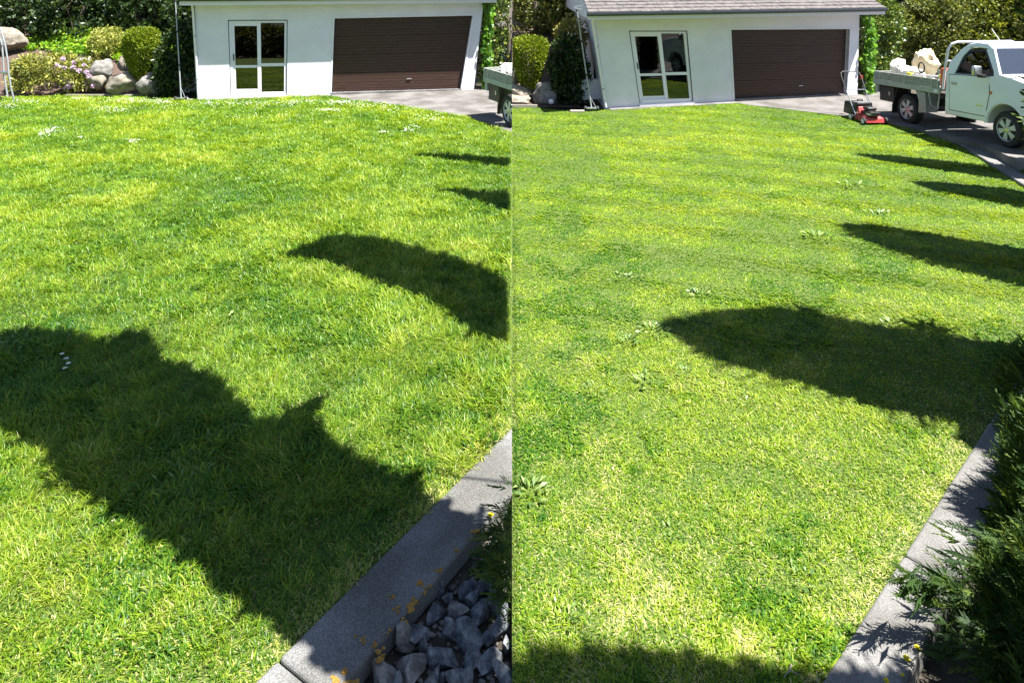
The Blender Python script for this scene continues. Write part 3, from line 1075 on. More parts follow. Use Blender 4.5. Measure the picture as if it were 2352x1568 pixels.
def plank(p, q, w, h, label, name="timber_edging"):
    p, q = V(*p), V(*q)
    d = (q - p).normalized()
    n = V(-d.y, d.x, 0)
    b = MB()
    b.hexa([p, q, q + n * w, p + n * w, p + V(0, 0, h), q + V(0, 0, h), q + n * w + V(0, 0, h), p + n * w + V(0, 0, h)])
    return tag(b.build(name, M_timber, bevel=.006), label, "timber edging")


CLIP = 'L'
plank(gp(150, 222.5, 0), gp(328, 223, 0), .05, .07, "long grey timber edging below the boulders beside the unmown lawn")
plank(gp(386, 231, 0), gp(440, 232, 0), .09, .045, "short timber edging under the wheeled pole at the garage corner")
CLIP = 'R'
plank(gp(1176.6, 248, 0), gp(1234, 248.5, 0), .05, .09, "grey timber edging beneath the pale rocks where the two lawns meet")
plank(gp(1310, 259, 0), gp(1343, 259, 0), .14, .05, "loose grey timber offcut lying at the foot of the leaning pole", "timber_offcut")
CLIP = None


# ------------------------------------------------------------------ banks behind the lawns
def bank_z(x, y, y0):
    t = max(0.0, y - y0)
    return -0.06 + 0.34 * min(t, 4.6) * (1 - math.exp(-t * 1.2)) + max(0.0, t - 4.6) * 0.06


def bank(x0, x1, y0, y1, label_m, yfun):
    nx, ny = 50, 40
    vs, fs = [], []
    for j in range(ny + 1):
        for i in range(nx + 1):
            x = x0 + (x1 - x0) * i / nx
            y = y0 + (y1 - y0) * j / ny
            z = bank_z(x, y, yfun(x)) + 0.10 * noise.noise(Vector((x * .7, y * .7, 3))) * (1 if y > yfun(x) + .4 else 0)
            vs.append((x, y, z))
    for j in range(ny):
        for i in range(nx):
            a = j * (nx + 1) + i
            fs.append((a, a + 1, a + nx + 2, a + nx + 1))
    b = MB(); b.add(vs, fs)
    return tag(b.build("hillside", label_m, origin=(0, 0, 0), smooth='all'), kind="structure")


YL = lambda x: 20.6 if x < -10 else 20.6 + (x + 10) * 0.5
CLIP = 'L'
bank(-26, -8.6, 20.4, 40, M_mulch, lambda x: 21.0)
CLIP = 'R'
bank(0, 1.9, 19.4, 40, M_mulch, lambda x: 19.9)
CLIP = None


def on_bank(px, py, y0, lo, hi):
    """where the line of sight meets the bank"""
    Y = lo
    while Y < hi:
        p = dp(px, py, Y)
        if p[2] <= bank_z(p[0], Y, y0):
            return p
        Y += 0.05
    return dp(px, py, hi)


def boulder(px0, px1, py0, py1, Y, seed, label, m=M_boulder, dep=0.8, group=None, **k):
    c = V(*dp((px0 + px1) / 2, (py0 + py1) / 2, Y))
    rx = (px1 - px0) / 2 / F * Y * 1.1
    rz = (py1 - py0) / 2 / F * Y * 1.12
    o = rock("boulder", m, c, (rx, max(rx * dep, rz * .6), rz), seed, sub=4, cuts=10, rough=.16, **k)
    return tag(o, label, "boulder", group)


CLIP = 'L'
boulder(166, 209, 131, 176, 21.6, 1, "grey boulder behind the pink flowering rhododendron")
boulder(210, 262, 138, 186, 21.3, 2, "rounded grey boulder above the gap between two pale rocks")
boulder(274, 300, 127, 168, 21.7, 3, "tall pale boulder half hidden by the clipped vase-shaped shrub", M_boulder2)
boulder(244, 311, 165, 215, 20.85, 4, "largest tan boulder, cracked, at the foot of the bank", M_boulder2)
boulder(206, 245, 172, 208, 21.15, 5, "low tan rock wedged between the pink flowers and the largest boulder", M_boulder2)
boulder(318, 382, 168, 218, 20.8, 6, "dark boulder mostly in shade behind the white ball by the unmown lawn")
boulder(-34, 58, 68, 124, 24.0, 8, "broad smooth slab of rock high on the bank at the far left", M_boulder2, dep=.5)
CLIP = 'R'
boulder(1160, 1199, 150, 194, 20.5, 12, "pale rock under the clipped shrub where the two lawns meet", M_boulder2)
boulder(1150, 1218, 192, 224, 20.1, 13, "upper of two stacked tan rocks behind the grey timber edging", M_boulder2)
boulder(1152, 1220, 214, 244, 19.85, 14, "lower of two stacked tan rocks behind the grey timber edging", M_boulder2)
boulder(1226, 1288, 190, 243, 19.95, 15, "shaded lichened boulder behind the ball by the leaning pole")
CLIP = None


# ------------------------------------------------------------------ shrubs, trees and ground cover
def shrub(name, label, cat, base, prof, m, n, L, Wd, seed, stem=True, group=None, **k):
    r = thing(name, label, cat, base, group)
    o = foliage("foliage", m, r, base, prof, n, L, Wd, seed, **k)
    if stem:
        b = MB()
        rnd = random.Random(seed)
        h = prof[-1][0] * .75
        mr = max(p[1] for p in prof)
        for i in range(5):
            a = rnd.uniform(0, 6.28)
            q = V(*base) + V(math.cos(a) * mr * .45 * k.get("sx", 1), math.sin(a) * mr * .45 * k.get("sy", 1), h * rnd.uniform(.7, 1))
            b.tube([V(*base) + V(0, 0, -.1), V(*base).lerp(q, .5) + V(0, 0, h * .1), q], [.035, .022, .008], 6)
        b.build("stem", M_bark, r)
    return r


def dome(h, r, flat=0.12):
    return [(h * t, r * math.sqrt(max(0.0, 1 - (2 * (t - .42) / 1.16) ** 2)) + .02) for t in np.linspace(0, 1, 14)]


def tree(label, base, hcrown, rcrown, trunk, m, n, L, Wd, seed, group=None, sx=1.0, sy=1.0, clumps=60, cr=.45, name="tree"):
    r = thing(name, label, "tree", base, group)
    rnd = random.Random(seed)
    z0, z1 = hcrown
    prof = [(z0 + (z1 - z0) * t, rcrown * (0.25 + 1.0 * math.sin(math.pi * (.12 + .85 * t)))) for t in np.linspace(0, 1, 12)]
    foliage("crown", m, r, base, prof, n, L, Wd, seed, clumps=clumps, cr=cr, sx=sx, sy=sy, lump=.12)
    b = MB()
    B = V(*base)
    top = B + V(rnd.uniform(-.3, .3), rnd.uniform(-.3, .3), z1 * .85)
    b.tube([B + V(0, 0, -.2), B.lerp(top, .35) + V(rnd.uniform(-.1, .1), 0, 0), B.lerp(top, .7), top], [trunk, trunk * .75, trunk * .45, trunk * .15], 10)
    for i in range(7):
        t = rnd.uniform(.25, .8)
        p = B.lerp(top, t)
        a = rnd.uniform(0, 6.28)
        q = p + V(math.cos(a) * rcrown * .8, math.sin(a) * rcrown * .8, (z1 - z0) * rnd.uniform(.1, .35))
        b.tube([p, p.lerp(q, .5) + V(0, 0, -.1), q], [trunk * .4, trunk * .25, .012], 6)
    b.build("trunk", M_bark, r, smooth=True)
    return r


CLIP = 'L'
# rhododendron hedge and its pink neighbour
c = gp(82, 219, -.02)
shrub("rhododendron_shrub", "wide low shrub of pale olive leaves left of the pink flowers", "shrub", (c[0], c[1] + .5, c[2]),
      [(.1, .75), (.3, .9), (.6, .92), (.9, .85), (1.1, .6), (1.2, .2)], G_rhodo, 5200, .11, .045, 41, clumps=150, cr=.15, sx=1.0, sy=.75)
c = gp(176, 219, -.02)
rb = (c[0], c[1] + .35, c[2])
rh = shrub("flowering_shrub", "rhododendron with clusters of pale pink flowers", "shrub", rb,
           [(.05, .42), (.35, .55), (.7, .56), (.95, .42), (1.1, .12)], G_rhodo, 2400, .11, .042, 42, clumps=70, cr=.14)
rng = np.random.default_rng(5)
for (zx, zy) in [(728, 680), (655, 750), (740, 775), (850, 720), (845, 780), (965, 750), (912, 815), (990, 825), (1025, 870), (755, 925), (805, 918), (845, 965), (975, 950), (1070, 990), (795, 990), (765, 1015)]:
    q = V(*dp(zx * .2, zy * .2, c[1] - .1 + rng.uniform(-.1, .1)))
    n = 46
    D = rdir(n, rng)
    D[:, 1] -= .3
    rr = rng.uniform(.055, .095)
    leaves("flower_cluster", G_pink, rh, np.array(q) + D * rr * .25, D, rr, rr * .8, rng.uniform(0, 1, n), rng=rng)
c = on_bank(247, 128, 21.0, 21, 26)
shrub("variegated_shrub", "round yellow and green variegated shrub on the bank", "shrub", c, dome(.98, .55), G_vari, 3600, .085, .042, 43, clumps=90, cr=.12)


def topiary(cpx, ptop, pbot, wpx, Y, label, seed):
    b0 = V(*dp(cpx, pbot, Y))
    h = (pbot - ptop) / F * Y
    r = wpx / 2 / F * Y
    prof = [(0, r * .35), (h * .15, r * .5), (h * .4, r * .78), (h * .65, r * .98), (h * .82, r), (h * .93, r * .82), (h, r * .35)]
    return shrub("clipped_shrub", label, "shrub", tuple(b0), prof, G_topi, 11000, .07, .036, seed, depth=.10, lump=.035, up=.5)


topiary(325, 64, 182, 76, 21.0, "clipped vase-shaped shrub among the boulders beside the unmown lawn", 44)
CLIP = 'R'
topiary(1216, 83, 204, 82, 20.2, "clipped vase-shaped shrub standing at the left end of the mown lawn", 45)
CLIP = None


def cover(name, label, cat, rng, px, py, n, y0, m, L, Wd, rlo=0., rhi=1., lift=(0, .22), flat=.5):
    """leaves lying over the bank inside a pixel-measured patch of it"""
    P = []
    poly = [(x, y) for x, y in zip(px, py)]
    xs = rng.uniform(min(px), max(px), n * 3)
    ys = rng.uniform(min(py), max(py), n * 3)
    k = inpoly(xs, ys, poly)
    for x, y in list(zip(xs[k], ys[k]))[:n]:
        P.append(on_bank(x, y, y0, 20, 38))
    P = np.array(P)
    n = len(P)
    P[:, 2] += rng.uniform(*lift, n)
    D = unit(rng.normal(size=(n, 3)) * .8 + np.array([0, -.6, .1]))
    N = unit(rng.normal(size=(n, 3)) * .5 + np.array([0, -.5, 1]))
    s = rng.uniform(.7, 1.35, n)
    o = leaves(name, m, None, P - D * .04, D, L * s, Wd * s, rng.uniform(rlo, rhi, n), N=N, rng=rng)
    return tag(o, label, cat, None, "stuff")


CLIP = 'L'
rng = np.random.default_rng(21)
cover("ivy_ground_cover", "bright green ivy spreading over the bank", "ivy", rng, [45, 75, 120, 200, 290, 420, 445, 440, 300, 262, 205, 160, 130, 100, 60],
      [108, 92, 52, 42, 46, 60, 90, 185, 172, 142, 132, 132, 128, 118, 122], 9000, 21.0, G_ivy, .105, .09)
# the wooded top of the bank
spots = [(-17.5, 27.5, 0), (-15.2, 29.0, 1), (-13.2, 26.8, 0), (-11.2, 28.2, 2), (-18.5, 31, 1), (-9.9, 26.4, 2), (-14.2, 32, 0), (-9.6, 30.5, 1), (-20.5, 28.5, 0)]
kinds = [(G_dark, "dark leafy tree"), (G_olive, "olive leaved tree"), (G_olive, "pale twiggy tree")]
where = ["over the slab of rock at the far left", "second from the far left behind the bank", "above the ivy behind the variegated shrub",
         "behind the clipped shrub and boulders", "furthest back on the far left of the bank", "beside the garage roof, left of the tall pole",
         "deep in the wood at the top of the ivy", "behind the garage's left roof corner", "beyond the picture's left edge on the bank"]
for i, (x, y, kk) in enumerate(spots):
    z = bank_z(x, y, 21.0)
    tree(f"{kinds[kk][1]} {where[i]}", (x, y, z), (.15, 4.6 + (i % 3) * .5), 1.35, .13, kinds[kk][0], 8500, .19, .10, 60 + i, "trees on the bank", clumps=85, cr=.42)


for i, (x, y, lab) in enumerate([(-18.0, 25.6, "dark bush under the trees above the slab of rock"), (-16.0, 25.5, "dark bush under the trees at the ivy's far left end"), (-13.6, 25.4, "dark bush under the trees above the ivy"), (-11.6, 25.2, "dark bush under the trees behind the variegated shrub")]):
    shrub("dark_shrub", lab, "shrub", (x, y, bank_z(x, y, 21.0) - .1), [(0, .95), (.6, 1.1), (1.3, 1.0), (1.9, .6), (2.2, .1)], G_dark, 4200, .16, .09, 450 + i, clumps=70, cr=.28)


def flax(label, base, n, h, seed):
    rng = np.random.default_rng(seed)
    r = thing("flax_plant", label, "plant", base)
    for part, (k0, rlo, rhi, nm) in enumerate(((n, 0, .6, "green_blade"), (n // 2, .65, 1, "dry_blade"))):
        co, fi, rr = [], [], []
        for i in range(k0):
            a = rng.uniform(0, 2 * np.pi)
            ln = h * rng.uniform(.6, 1.1)
            lean = rng.uniform(.15, 1.0) if part == 0 else rng.uniform(.6, 1.5)
            d = np.array([np.cos(a), np.sin(a), 0])
            s = np.array([-np.sin(a), np.cos(a), 0])
            w = rng.uniform(.02, .04)
            base_n = len(co)
            for t in np.linspace(0, 1, 6):
                c = np.array(base) + d * ln * lean * .7 * t ** 1.6 + np.array([0, 0, ln * (t - .45 * min(lean, 1.3) * t * t)])
                ww = w * (1 - t ** 3) + .002
                co += [c - s * ww, c + s * ww]
            for j in range(5):
                fi += [base_n + 2 * j, base_n + 2 * j + 1, base_n + 2 * j + 3, base_n + 2 * j + 2]
            rr += [rng.uniform(rlo, rhi)] * 12
        co = np.array(co)
        fi = np.array(fi).reshape(-1, 4)
        if CLIP:
            sg = -1 if CLIP == 'L' else 1
            fi = fi[(co[fi][:, :, 0] * sg).min(1) > 0]
        np_mesh(nm, G_flax, r, co, fi.ravel(), np.full(len(fi), 4), {"rnd": np.array(rr)})
    return r


for i, (px, py, hh) in enumerate([(385, 88, 1.25), (425, 60, 1.3), (350, 52, 1.2)]):
    flax(["flax clump with dry leaning blades beside the tall pole", "flax clump just left of the sunny garage's gutter", "flax clump behind the clipped shrub on the bank"][i],
         on_bank(px, py, 21.0, 21, 28), 60, hh, 80 + i)
c = V(*gp(432, 226)) + V(0, .95, .0)
shrub("vine", "sunlit tangle of pale vine leaves by the sunny garage corner", "vine", (c.x + .05, c.y + .5, c.z + .95), [(0, .2), (.3, .36), (.8, .4), (1.2, .32), (1.5, .1)], G_tan, 1700, .085, .06, 47, clumps=45, cr=.15)
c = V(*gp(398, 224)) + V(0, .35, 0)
shrub("dark_shrub", "dark green shrub in shade behind the tall pole", "shrub", tuple(c), [(0, .5), (.5, .58), (1.1, .55), (1.7, .4), (2.1, .1)], G_dark, 5200, .12, .06, 48, clumps=90, cr=.18)  # made taller and moved forward to throw shade on the boulder

CLIP = 'R'
for i, (px, py, hh) in enumerate([(1268, 84, 1.35), (1310, 60, 1.4), (1230, 52, 1.4), (1192, 40, 1.3)]):
    flax(["flax clump with dry blades right of the clipped shrub", "flax clump beside the tiled roof's left corner", "flax clump above the clipped shrub at the mown lawn's end",
          "flax clump at the top of the bank where the gardens meet"][i], on_bank(px, py, 19.9, 20, 27), 70, hh, 90 + i)
c = V(*gp(1325, 240)) + V(0, .9, 0)
shrub("vine", "sunlit tangle of pale vine leaves behind the leaning pole", "vine", (c.x - .06, c.y + .4, c.z + .95), [(0, .25), (.3, .42), (.8, .45), (1.2, .35), (1.45, .1)], G_tan, 2100, .085, .06, 49, clumps=50, cr=.16)
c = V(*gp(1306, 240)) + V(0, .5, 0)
shrub("dark_shrub", "dark green shrub in deep shade left of the leaning pole", "shrub", tuple(c), [(0, .42), (.5, .5), (1.1, .48), (1.6, .32), (1.9, .1)], G_dark, 5200, .12, .06, 50, clumps=90, cr=.17)  # size and place chosen so it shades the boulder by the ball
for i, (x, y, kk) in enumerate([(.9, 25.2, 1), (1.9, 27.5, 0), (.7, 29.5, 2)]):
    z = bank_z(x, y, 19.9)
    tree(["olive leaved tree behind the clipped shrub at the mown lawn", "dark leafy tree beside the tiled roof's left end", "pale twiggy tree furthest back where the gardens meet"][i],
         (x, y, z), (.1, 4.6), 1.25, .12, kinds[kk][0], 8500, .18, .10, 75 + i, "trees on the bank", clumps=85, cr=.4)


# climbing ivy on the two garages' right corners, and the hedges beyond
def ivy_wall(label, gar, px0, px1, py0, py1, n, seed):
    rng = np.random.default_rng(seed)
    P = []
    fp = gar["fp"]
    for i in range(n):
        t = rng.uniform()
        y = py0 + (py1 - py0) * t
        wdt = (px1 - px0) * (.55 + .45 * math.sin(7 * t + seed) * math.cos(3 * t))
        x = px1 - wdt * rng.uniform() ** .8 + rng.normal() * 4
        P.append(fp(x, y, rng.uniform(-.14, .25)))
    P = np.array(P)
    r = thing("climbing_ivy", label, "ivy", tuple(P[:, :].mean(0) * [1, 1, 0]))
    D = unit(rng.normal(size=(n, 3)) * .6 + np.array([0, -.3, -.7]))
    N = unit(rng.normal(size=(n, 3)) * .45 + np.array([.2, -1, .3]))
    s = rng.uniform(.7, 1.4, n)
    leaves("foliage", G_ivy, r, P, D, .12 * s, .10 * s, rng.uniform(0, .45, n), N=N, rng=rng)
    b = MB()
    for k in range(3):
        b.tube([gar["fp"](px1 - 3 - 4 * k, py1, -.02), gar["fp"](px1 - 6 + k * 2, (py0 + py1) / 2, -.02), gar["fp"](px1 - 4 - 2 * k, py0, -.02)], .012, 6)
    b.build("stem", M_bark, r)
    return r


CLIP = 'L'
ivy_wall("ivy climbing the right corner of the garage in bright sun", GL, 1098, 1126, 2, 212, 620, 3)


def hedge(label, base, prof, m, n, L, Wd, seed, name="hedge_bush", cat="hedge", **k):
    r = thing(name, label, cat, base)
    foliage("foliage", m, r, base, prof, n, L, Wd, seed, **k)
    b = MB()
    B = V(*base)
    b.tube([B + V(0, 0, -.1), B + V(.05, 0, prof[-1][0] * .4), B + V(-.05, .05, prof[-1][0] * .8)], [.09, .06, .02], 8)
    b.build("trunk", M_bark, r)
    return r


hedge("olive hedge bush beside the ivy, above the cut-off truck tray", (-.15, 23.6, 0), [(0, .9), (1, 1.05), (2.2, 1.05), (3.2, .85), (3.9, .3)], G_hedge, 9000, .13, .075, 101, clumps=150, cr=.24)
CLIP = 'R'
ivy_wall("ivy climbing the right corner of the garage with the tiled roof", GR, 1972, 2004, 38, 222, 760, 9)
c = gp(2062, 228)
hedge("tall rounded hedge bush between the ivy and the truck tray", (c[0] + .15, 22.9, 0), [(0, .95), (1, 1.15), (2, 1.22), (2.7, 1.05), (3.15, .65), (3.4, .15)], G_hedge, 15000, .115, .066, 102, clumps=300, cr=.22)
hx = [(2150, 23.2, 3.0, 1.3, 0), (2225, 23.6, 3.6, 1.35, 1), (2300, 23.4, 3.7, 1.3, 0), (2370, 23.0, 3.6, 1.3, 1), (2440, 22.5, 3.8, 1.3, 0)]
hl = ["glossy hedge bush behind the sacks on the tray", "yellowish hedge bush behind the truck's headboard", "glossy hedge bush behind the truck cab roof", "yellowish hedge bush past the truck bonnet", "glossy hedge bush beyond the right edge behind the truck"]
for i, (px, Y, h, r_, kk) in enumerate(hx):
    hedge(hl[i], ((px - CX) / F * (Y + .9), Y + .9, 0), [(0, r_ * .85), (h * .4, r_), (h * .75, r_ * .9), (h * .93, r_ * .5), (h, .15)], (G_olive, G_hedgey)[kk], 12500, .12, .068, 110 + i, clumps=240, cr=.24)
for i, (px, Y) in enumerate([(2110, 27), (2200, 28.5), (2290, 27.5), (2390, 26.5), (2050, 29)]):
    tree(["twiggy olive tree rising behind the rounded hedge", "tall olive tree behind the headboard hedge", "tall yellow-green tree above the truck cab", "tall olive tree at the far right behind the hedge", "dark tree showing beside the roof's right end"][i],
         ((px - CX) / F * Y, Y, 0), (.6, 6.2), 1.9, .14, (G_olive, G_olive, G_hedgey, G_olive, G_dark)[i], 10000, .2, .105, 120 + i, "trees behind the driveway hedge", clumps=95, cr=.45)
CLIP = None


# ------------------------------------------------------------------ flatbed trucks
def wheel(X, parent, cx, cz, w0, w1, r, name="wheel"):
    """a tyre with a six-spoke rim; axis across the truck, outer face at w0"""
    s = 1 if w1 > w0 else -1
    wd = abs(w1 - w0)
    b = MB(X)
    b.lathe([(r * .62, .02), (r * .8, 0), (r * .93, .012), (r, .05), (r, wd - .05), (r * .93, wd - .012), (r * .8, wd), (r * .62, wd - .02)], (cx, w0, cz), (0, s, 0), 36)
    ty = b.build(name, M_rubber, parent, smooth=True)
    b = MB(X)
    b.lathe([(r * .52, .07), (r * .60, .03), (r * .655, .004), (r * .655, .03), (r * .60, .06), (r * .56, .12)], (cx, w0, cz), (0, s, 0), 36)
    for k in range(6):
        a = k * math.pi / 3 + .3
        ca, sa = math.cos(a), math.sin(a)
        def q(rr, t, y):
            return (cx + rr * ca - t * sa, w0 + s * y, cz + rr * sa + t * ca)
        b.hexa([q(r * .1, -.032, .05), q(r * .58, -.075, .05), q(r * .58, .075, .05), q(r * .1, .032, .05),
                q(r * .1, -.026, .012), q(r * .58, -.058, .02), q(r * .58, .058, .02), q(r * .1, .026, .012)])
    rim = b.build("rim", M_rim, ty, smooth=True)
    b = MB(X)
    b.lathe([(r * .17, .06), (r * .17, .008), (r * .1, .002), (.002, .002)], (cx, w0, cz), (0, s, 0), 18)
    b.build("hub_cap", M_steel, ty, smooth=True)
    b = MB(X)
    b.lathe([(r * .54, .075), (r * .54, .1)], (cx, w0, cz), (0, s, 0), 28)
    b.build("brake_disc", M_black, ty)
    return ty


def tub(X, pts, r, n=8):
    b = MB(X)
    b.tube(pts, r, n)
    return b


def truck(O, yaw_dir, slope, sc, label, lean=0.12):
    """u forward, w across (0 = near side), z up"""
    Lv = V(yaw_dir[0], yaw_dir[1], 0).normalized()
    Wv = V(-Lv.y, Lv.x, 0)
    X = Matrix(((Lv.x * sc, Wv.x * sc, 0, O[0]), (Lv.y * sc, Wv.y * sc, 0, O[1]), (slope * sc, 0, sc, O[2]), (0, 0, 0, 1)))
    r = thing("flatbed_truck", label, "truck", O)
    wide = 1.74
    # --- tray
    b = MB(X); b.box(-1.2, 1.14, .0, wide, .93, .985)
    tray = b.build("tray_floor", M_traywood, r)
    for w0 in (-.03, wide - .004):
        b = MB(X)
        n = 4
        for i in range(n):
            a, c = -1.2 + 2.34 * i / n, -1.2 + 2.34 * (i + 1) / n
            b.box(a + .006, c - .006, w0, w0 + .034, .99, 1.195)
        sb = b.build("side_board", M_traywood, r, bevel=.006)
        for u_ in (-1.19, -.98, -.03, .9, 1.1):
            b = MB(X)
            b.box(u_, u_ + .035, w0 - .012 if w0 < 0 else w0 + .035, w0 - .001 if w0 < 0 else w0 + .046, .93, 1.2)
            b.build("hinge_strap", M_trayrail, sb)
        b = MB(X); b.box(-1.23, 1.16, w0 - .008, w0 + .045, .865, .985)
        b.build("side_rail", M_trayrail, r, bevel=.008)
    b = MB(X); b.box(-1.236, -1.204, .01, wide - .01, .99, 1.19)
    b.build("tailboard", M_traywood, r, bevel=.006)
    b = MB(X); b.box(-1.25, -1.2, .0, wide, .86, .98)
    b.build("rear_rail", M_trayrail, r, bevel=.008)
    b = MB(X); b.box(-1.2, -1.08, .0, .05, .66, .86); b.box(-1.2, -1.08, wide - .05, wide, .66, .86)
    b.build("rear_bracket", M_trayrail, r)
    b = MB(X); b.box(-1.06, -.5, .03, .5, .46, .84)
    tb = b.build("tool_box", M_black, r, bevel=.015)
    b = MB(X); b.box(-.68, -.62, .012, .03, .62, .72)
    b.build("latch", M_steel, tb, bevel=.004)
    # mudguards of bent sheet, open below
    b = MB(X)
    gpt = [(-.34, .86), (-.43, .62), (-.52, .42), (-.54, .2)]
    for (p, q) in zip(gpt, gpt[1:]):
        b.hexa([(p[0], 0, p[1]), (p[0] + .02, 0, p[1]), (p[0] + .02, .3, p[1]), (p[0], .3, p[1]), (q[0], 0, q[1]), (q[0] + .02, 0, q[1]), (q[0] + .02, .3, q[1]), (q[0], .3, q[1])])
    b.build("mud_flap", M_black, r)
    b = MB(X)
    b.prism([(.33, .0, .86), (.66, 0, .84), (.68, 0, .38), (.42, 0, .34), (.44, 0, .62)], (0, .3, 0))
    b.build("mudguard", M_galv, r, bevel=.008)
    b = MB(X)
    b.tube([(.78, .0, .86), (.86, .0, .56), (1.06, .0, .52), (1.12, .0, .86)], .016, 8)
    b.build("step_bracket", M_galv, r)
    b = MB(X)
    for w0 in (.45, 1.2):
        b.box(-1.2, 3.6, w0, w0 + .09, .52, .68)
    b.box(1.2, 2.4, .3, 1.4, .4, .5)
    b.lathe([(.09, 0), (.09, 1.5)], (0, .12, .38), (0, 1, 0), 12)
    b.lathe([(.06, 0), (.06, 1.5)], (2.96, .12, .4), (0, 1, 0), 12)
    b.build("chassis", M_black, r)
    # --- headboard hoop
    def lz(u_, z):
        return u_ + lean * max(0, z - 1.0)
    b = MB(X)
    hp = [(lz(1.19, 1.0), .03, .98), (lz(1.21, 1.5), .03, 1.5), (lz(1.24, 1.9), .04, 1.9), (lz(1.28, 2.0), .09, 2.01), (lz(1.3, 2.05), .2, 2.05),
          (lz(1.3, 2.05), 1.5, 2.05), (lz(1.28, 2.0), 1.63, 2.01), (lz(1.24, 1.9), 1.68, 1.9), (lz(1.21, 1.5), 1.69, 1.5), (lz(1.19, 1.0), 1.69, .98)]
    b.tube(hp, .027, 10)
    hb = b.build("headboard_hoop", M_trim, r, smooth=True)
    b = MB(X)
    for z in (1.3, 1.62):
        b.tube([(lz(1.2, z), .03, z), (lz(1.2, z), 1.69, z)], .018, 8)
    b.build("crossbar", M_trim, hb)
    # --- cab
    hw0 = .0
    inset = lambda z: 0.0 if z < 1.38 else .17 * (z - 1.38) / .66

    def slab(poly, m, name, w_in=0.0, par=r, bev=.03, seg=3, full=True):
        """a body panel: side outline in (u, z), across the whole width, tumblehome above the waist"""
        b = MB(X)
        n = len(poly)
        a = [(lz(u_, z), inset(z) + w_in, z) for u_, z in poly]
        c = [(lz(u_, z), wide - inset(z) - w_in, z) for u_, z in poly]
        b.add(a + c, [list(range(n)), list(range(n, 2 * n))[::-1]] + [(i, (i + 1) % n, n + (i + 1) % n, n + i) for i in range(n)])
        return b.build(name, m, par, bevel=bev, seg=seg, smooth=True)
    arch = [(2.95 + .45 * math.cos(t), .42 + .45 * math.sin(t)) for t in np.linspace(-.05, math.pi + .02, 15)]
    low = [(1.28, .44), (1.28, 1.36), (2.56, 1.40), (2.72, 1.46), (3.1, 1.40), (3.55, 1.30), (3.78, 1.16), (3.84, .95), (3.84, .48), (3.44, .40)] + arch + [(2.46, .44)]
    slab(low, M_white, "body", bev=.05, seg=4)
    roof = [(1.62, 1.93), (1.68, 2.03), (1.9, 2.075), (2.2, 2.06), (2.36, 1.97), (2.34, 1.93), (2.1, 1.955), (1.75, 1.955)]
    slab(roof, M_white, "roof", bev=.035, seg=4)
    for side in (0, 1):
        def pan(poly, m, name, th=.05, dw=0.0, par=r, bev=.008):
            b = MB(X)
            sg = 1 if side == 0 else -1
            f = lambda z, d: (inset(z) + d) if side == 0 else (wide - inset(z) - d)
            n = len(poly)
            a = [(lz(u_, z), f(z, dw), z) for u_, z in poly]
            c = [(lz(u_, z), f(z, dw + th), z) for u_, z in poly]
            b.add(a + c, [list(range(n)), list(range(n, 2 * n))[::-1]] + [(i, (i + 1) % n, n + (i + 1) % n, n + i) for i in range(n)])
            return b.build(name, m, par, bevel=bev)
        pan([(1.28, 1.33), (1.30, 1.62), (1.55, 1.93), (1.66, 2.0), (1.78, 1.94), (1.62, 1.75), (1.545, 1.37)], M_white, "rear_pillar")
        pan([(2.2, 1.93), (2.38, 1.97), (2.745, 1.45), (2.62, 1.39), (2.57, 1.50)], M_white, "front_pillar")
        fr = pan([(1.545, 1.37), (1.64, 1.76), (1.74, 1.90), (2.2, 1.93), (2.57, 1.5), (2.62, 1.39), (2.56, 1.39), (2.52, 1.48), (2.17, 1.885), (1.77, 1.865), (1.69, 1.74), (1.60, 1.40), (2.55, 1.425), (2.56, 1.39)], M_black, "window_seal", th=.03, dw=.008, bev=0) if side == 0 else None
        gl = pan([(1.60, 1.40), (1.69, 1.74), (1.77, 1.865), (2.17, 1.885), (2.52, 1.48), (2.55, 1.42)], M_cglass, "side_window", th=.006, dw=.022, bev=0)
        # door skin a few millimetres proud, with its shut lines as gaps
        pan([(1.425, .545), (1.385, 1.345), (2.515, 1.39), (2.567, 1.02), (2.455, .545)], M_black, "door_gap", th=.003, dw=-.0025, bev=0)
        dr = pan([(1.44, .56), (1.40, 1.33), (2.5, 1.375), (2.55, 1.02), (2.44, .56)], M_white, "door", th=.004, dw=-.006, bev=.003)
        b = MB(X)
        wy = -.022 if side == 0 else wide + .008
        b.box(1.50, 1.66, wy, wy + .014, 1.12, 1.175)
        b.build("door_handle", M_steel, dr, bevel=.006)
        b = MB(X)
        wy = -.0085 if side == 0 else wide + .007
        for k in range(4):
            b.box(2.22 + k * .045, 2.25 + k * .045, wy, wy + .0015, .74, .775)
        b.build("badge", M_yellow, dr)
        b = MB(X)
        wy = -.012 if side == 0 else wide + .002
        b.lathe([(.03, 0), (.034, .008), (.02, .012)], (2.6, wy + .012 if side == 0 else wy, 1.06), (0, -1 if side == 0 else 1, 0), 14)
        b.build("indicator", M_amber, r)
        b = MB(X)
        wy = -.012 if side == 0 else wide + .0
        a2 = [(2.95 + .47 * math.cos(t), .42 + .47 * math.sin(t)) for t in np.linspace(.0, math.pi, 17)]
        a3 = [(2.95 + .535 * math.cos(t), .42 + .55 * math.sin(t)) for t in np.linspace(.0, math.pi, 17)]
        for i in range(16):
            b.hexa([(a2[i][0], wy, a2[i][1]), (a2[i + 1][0], wy, a2[i + 1][1]), (a3[i + 1][0], wy + .008, a3[i + 1][1]), (a3[i][0], wy + .008, a3[i][1]),
                    (a2[i][0], wy + .012, a2[i][1]), (a2[i + 1][0], wy + .012, a2[i + 1][1]), (a3[i + 1][0], wy + .016, a3[i + 1][1]), (a3[i][0], wy + .016, a3[i][1])])
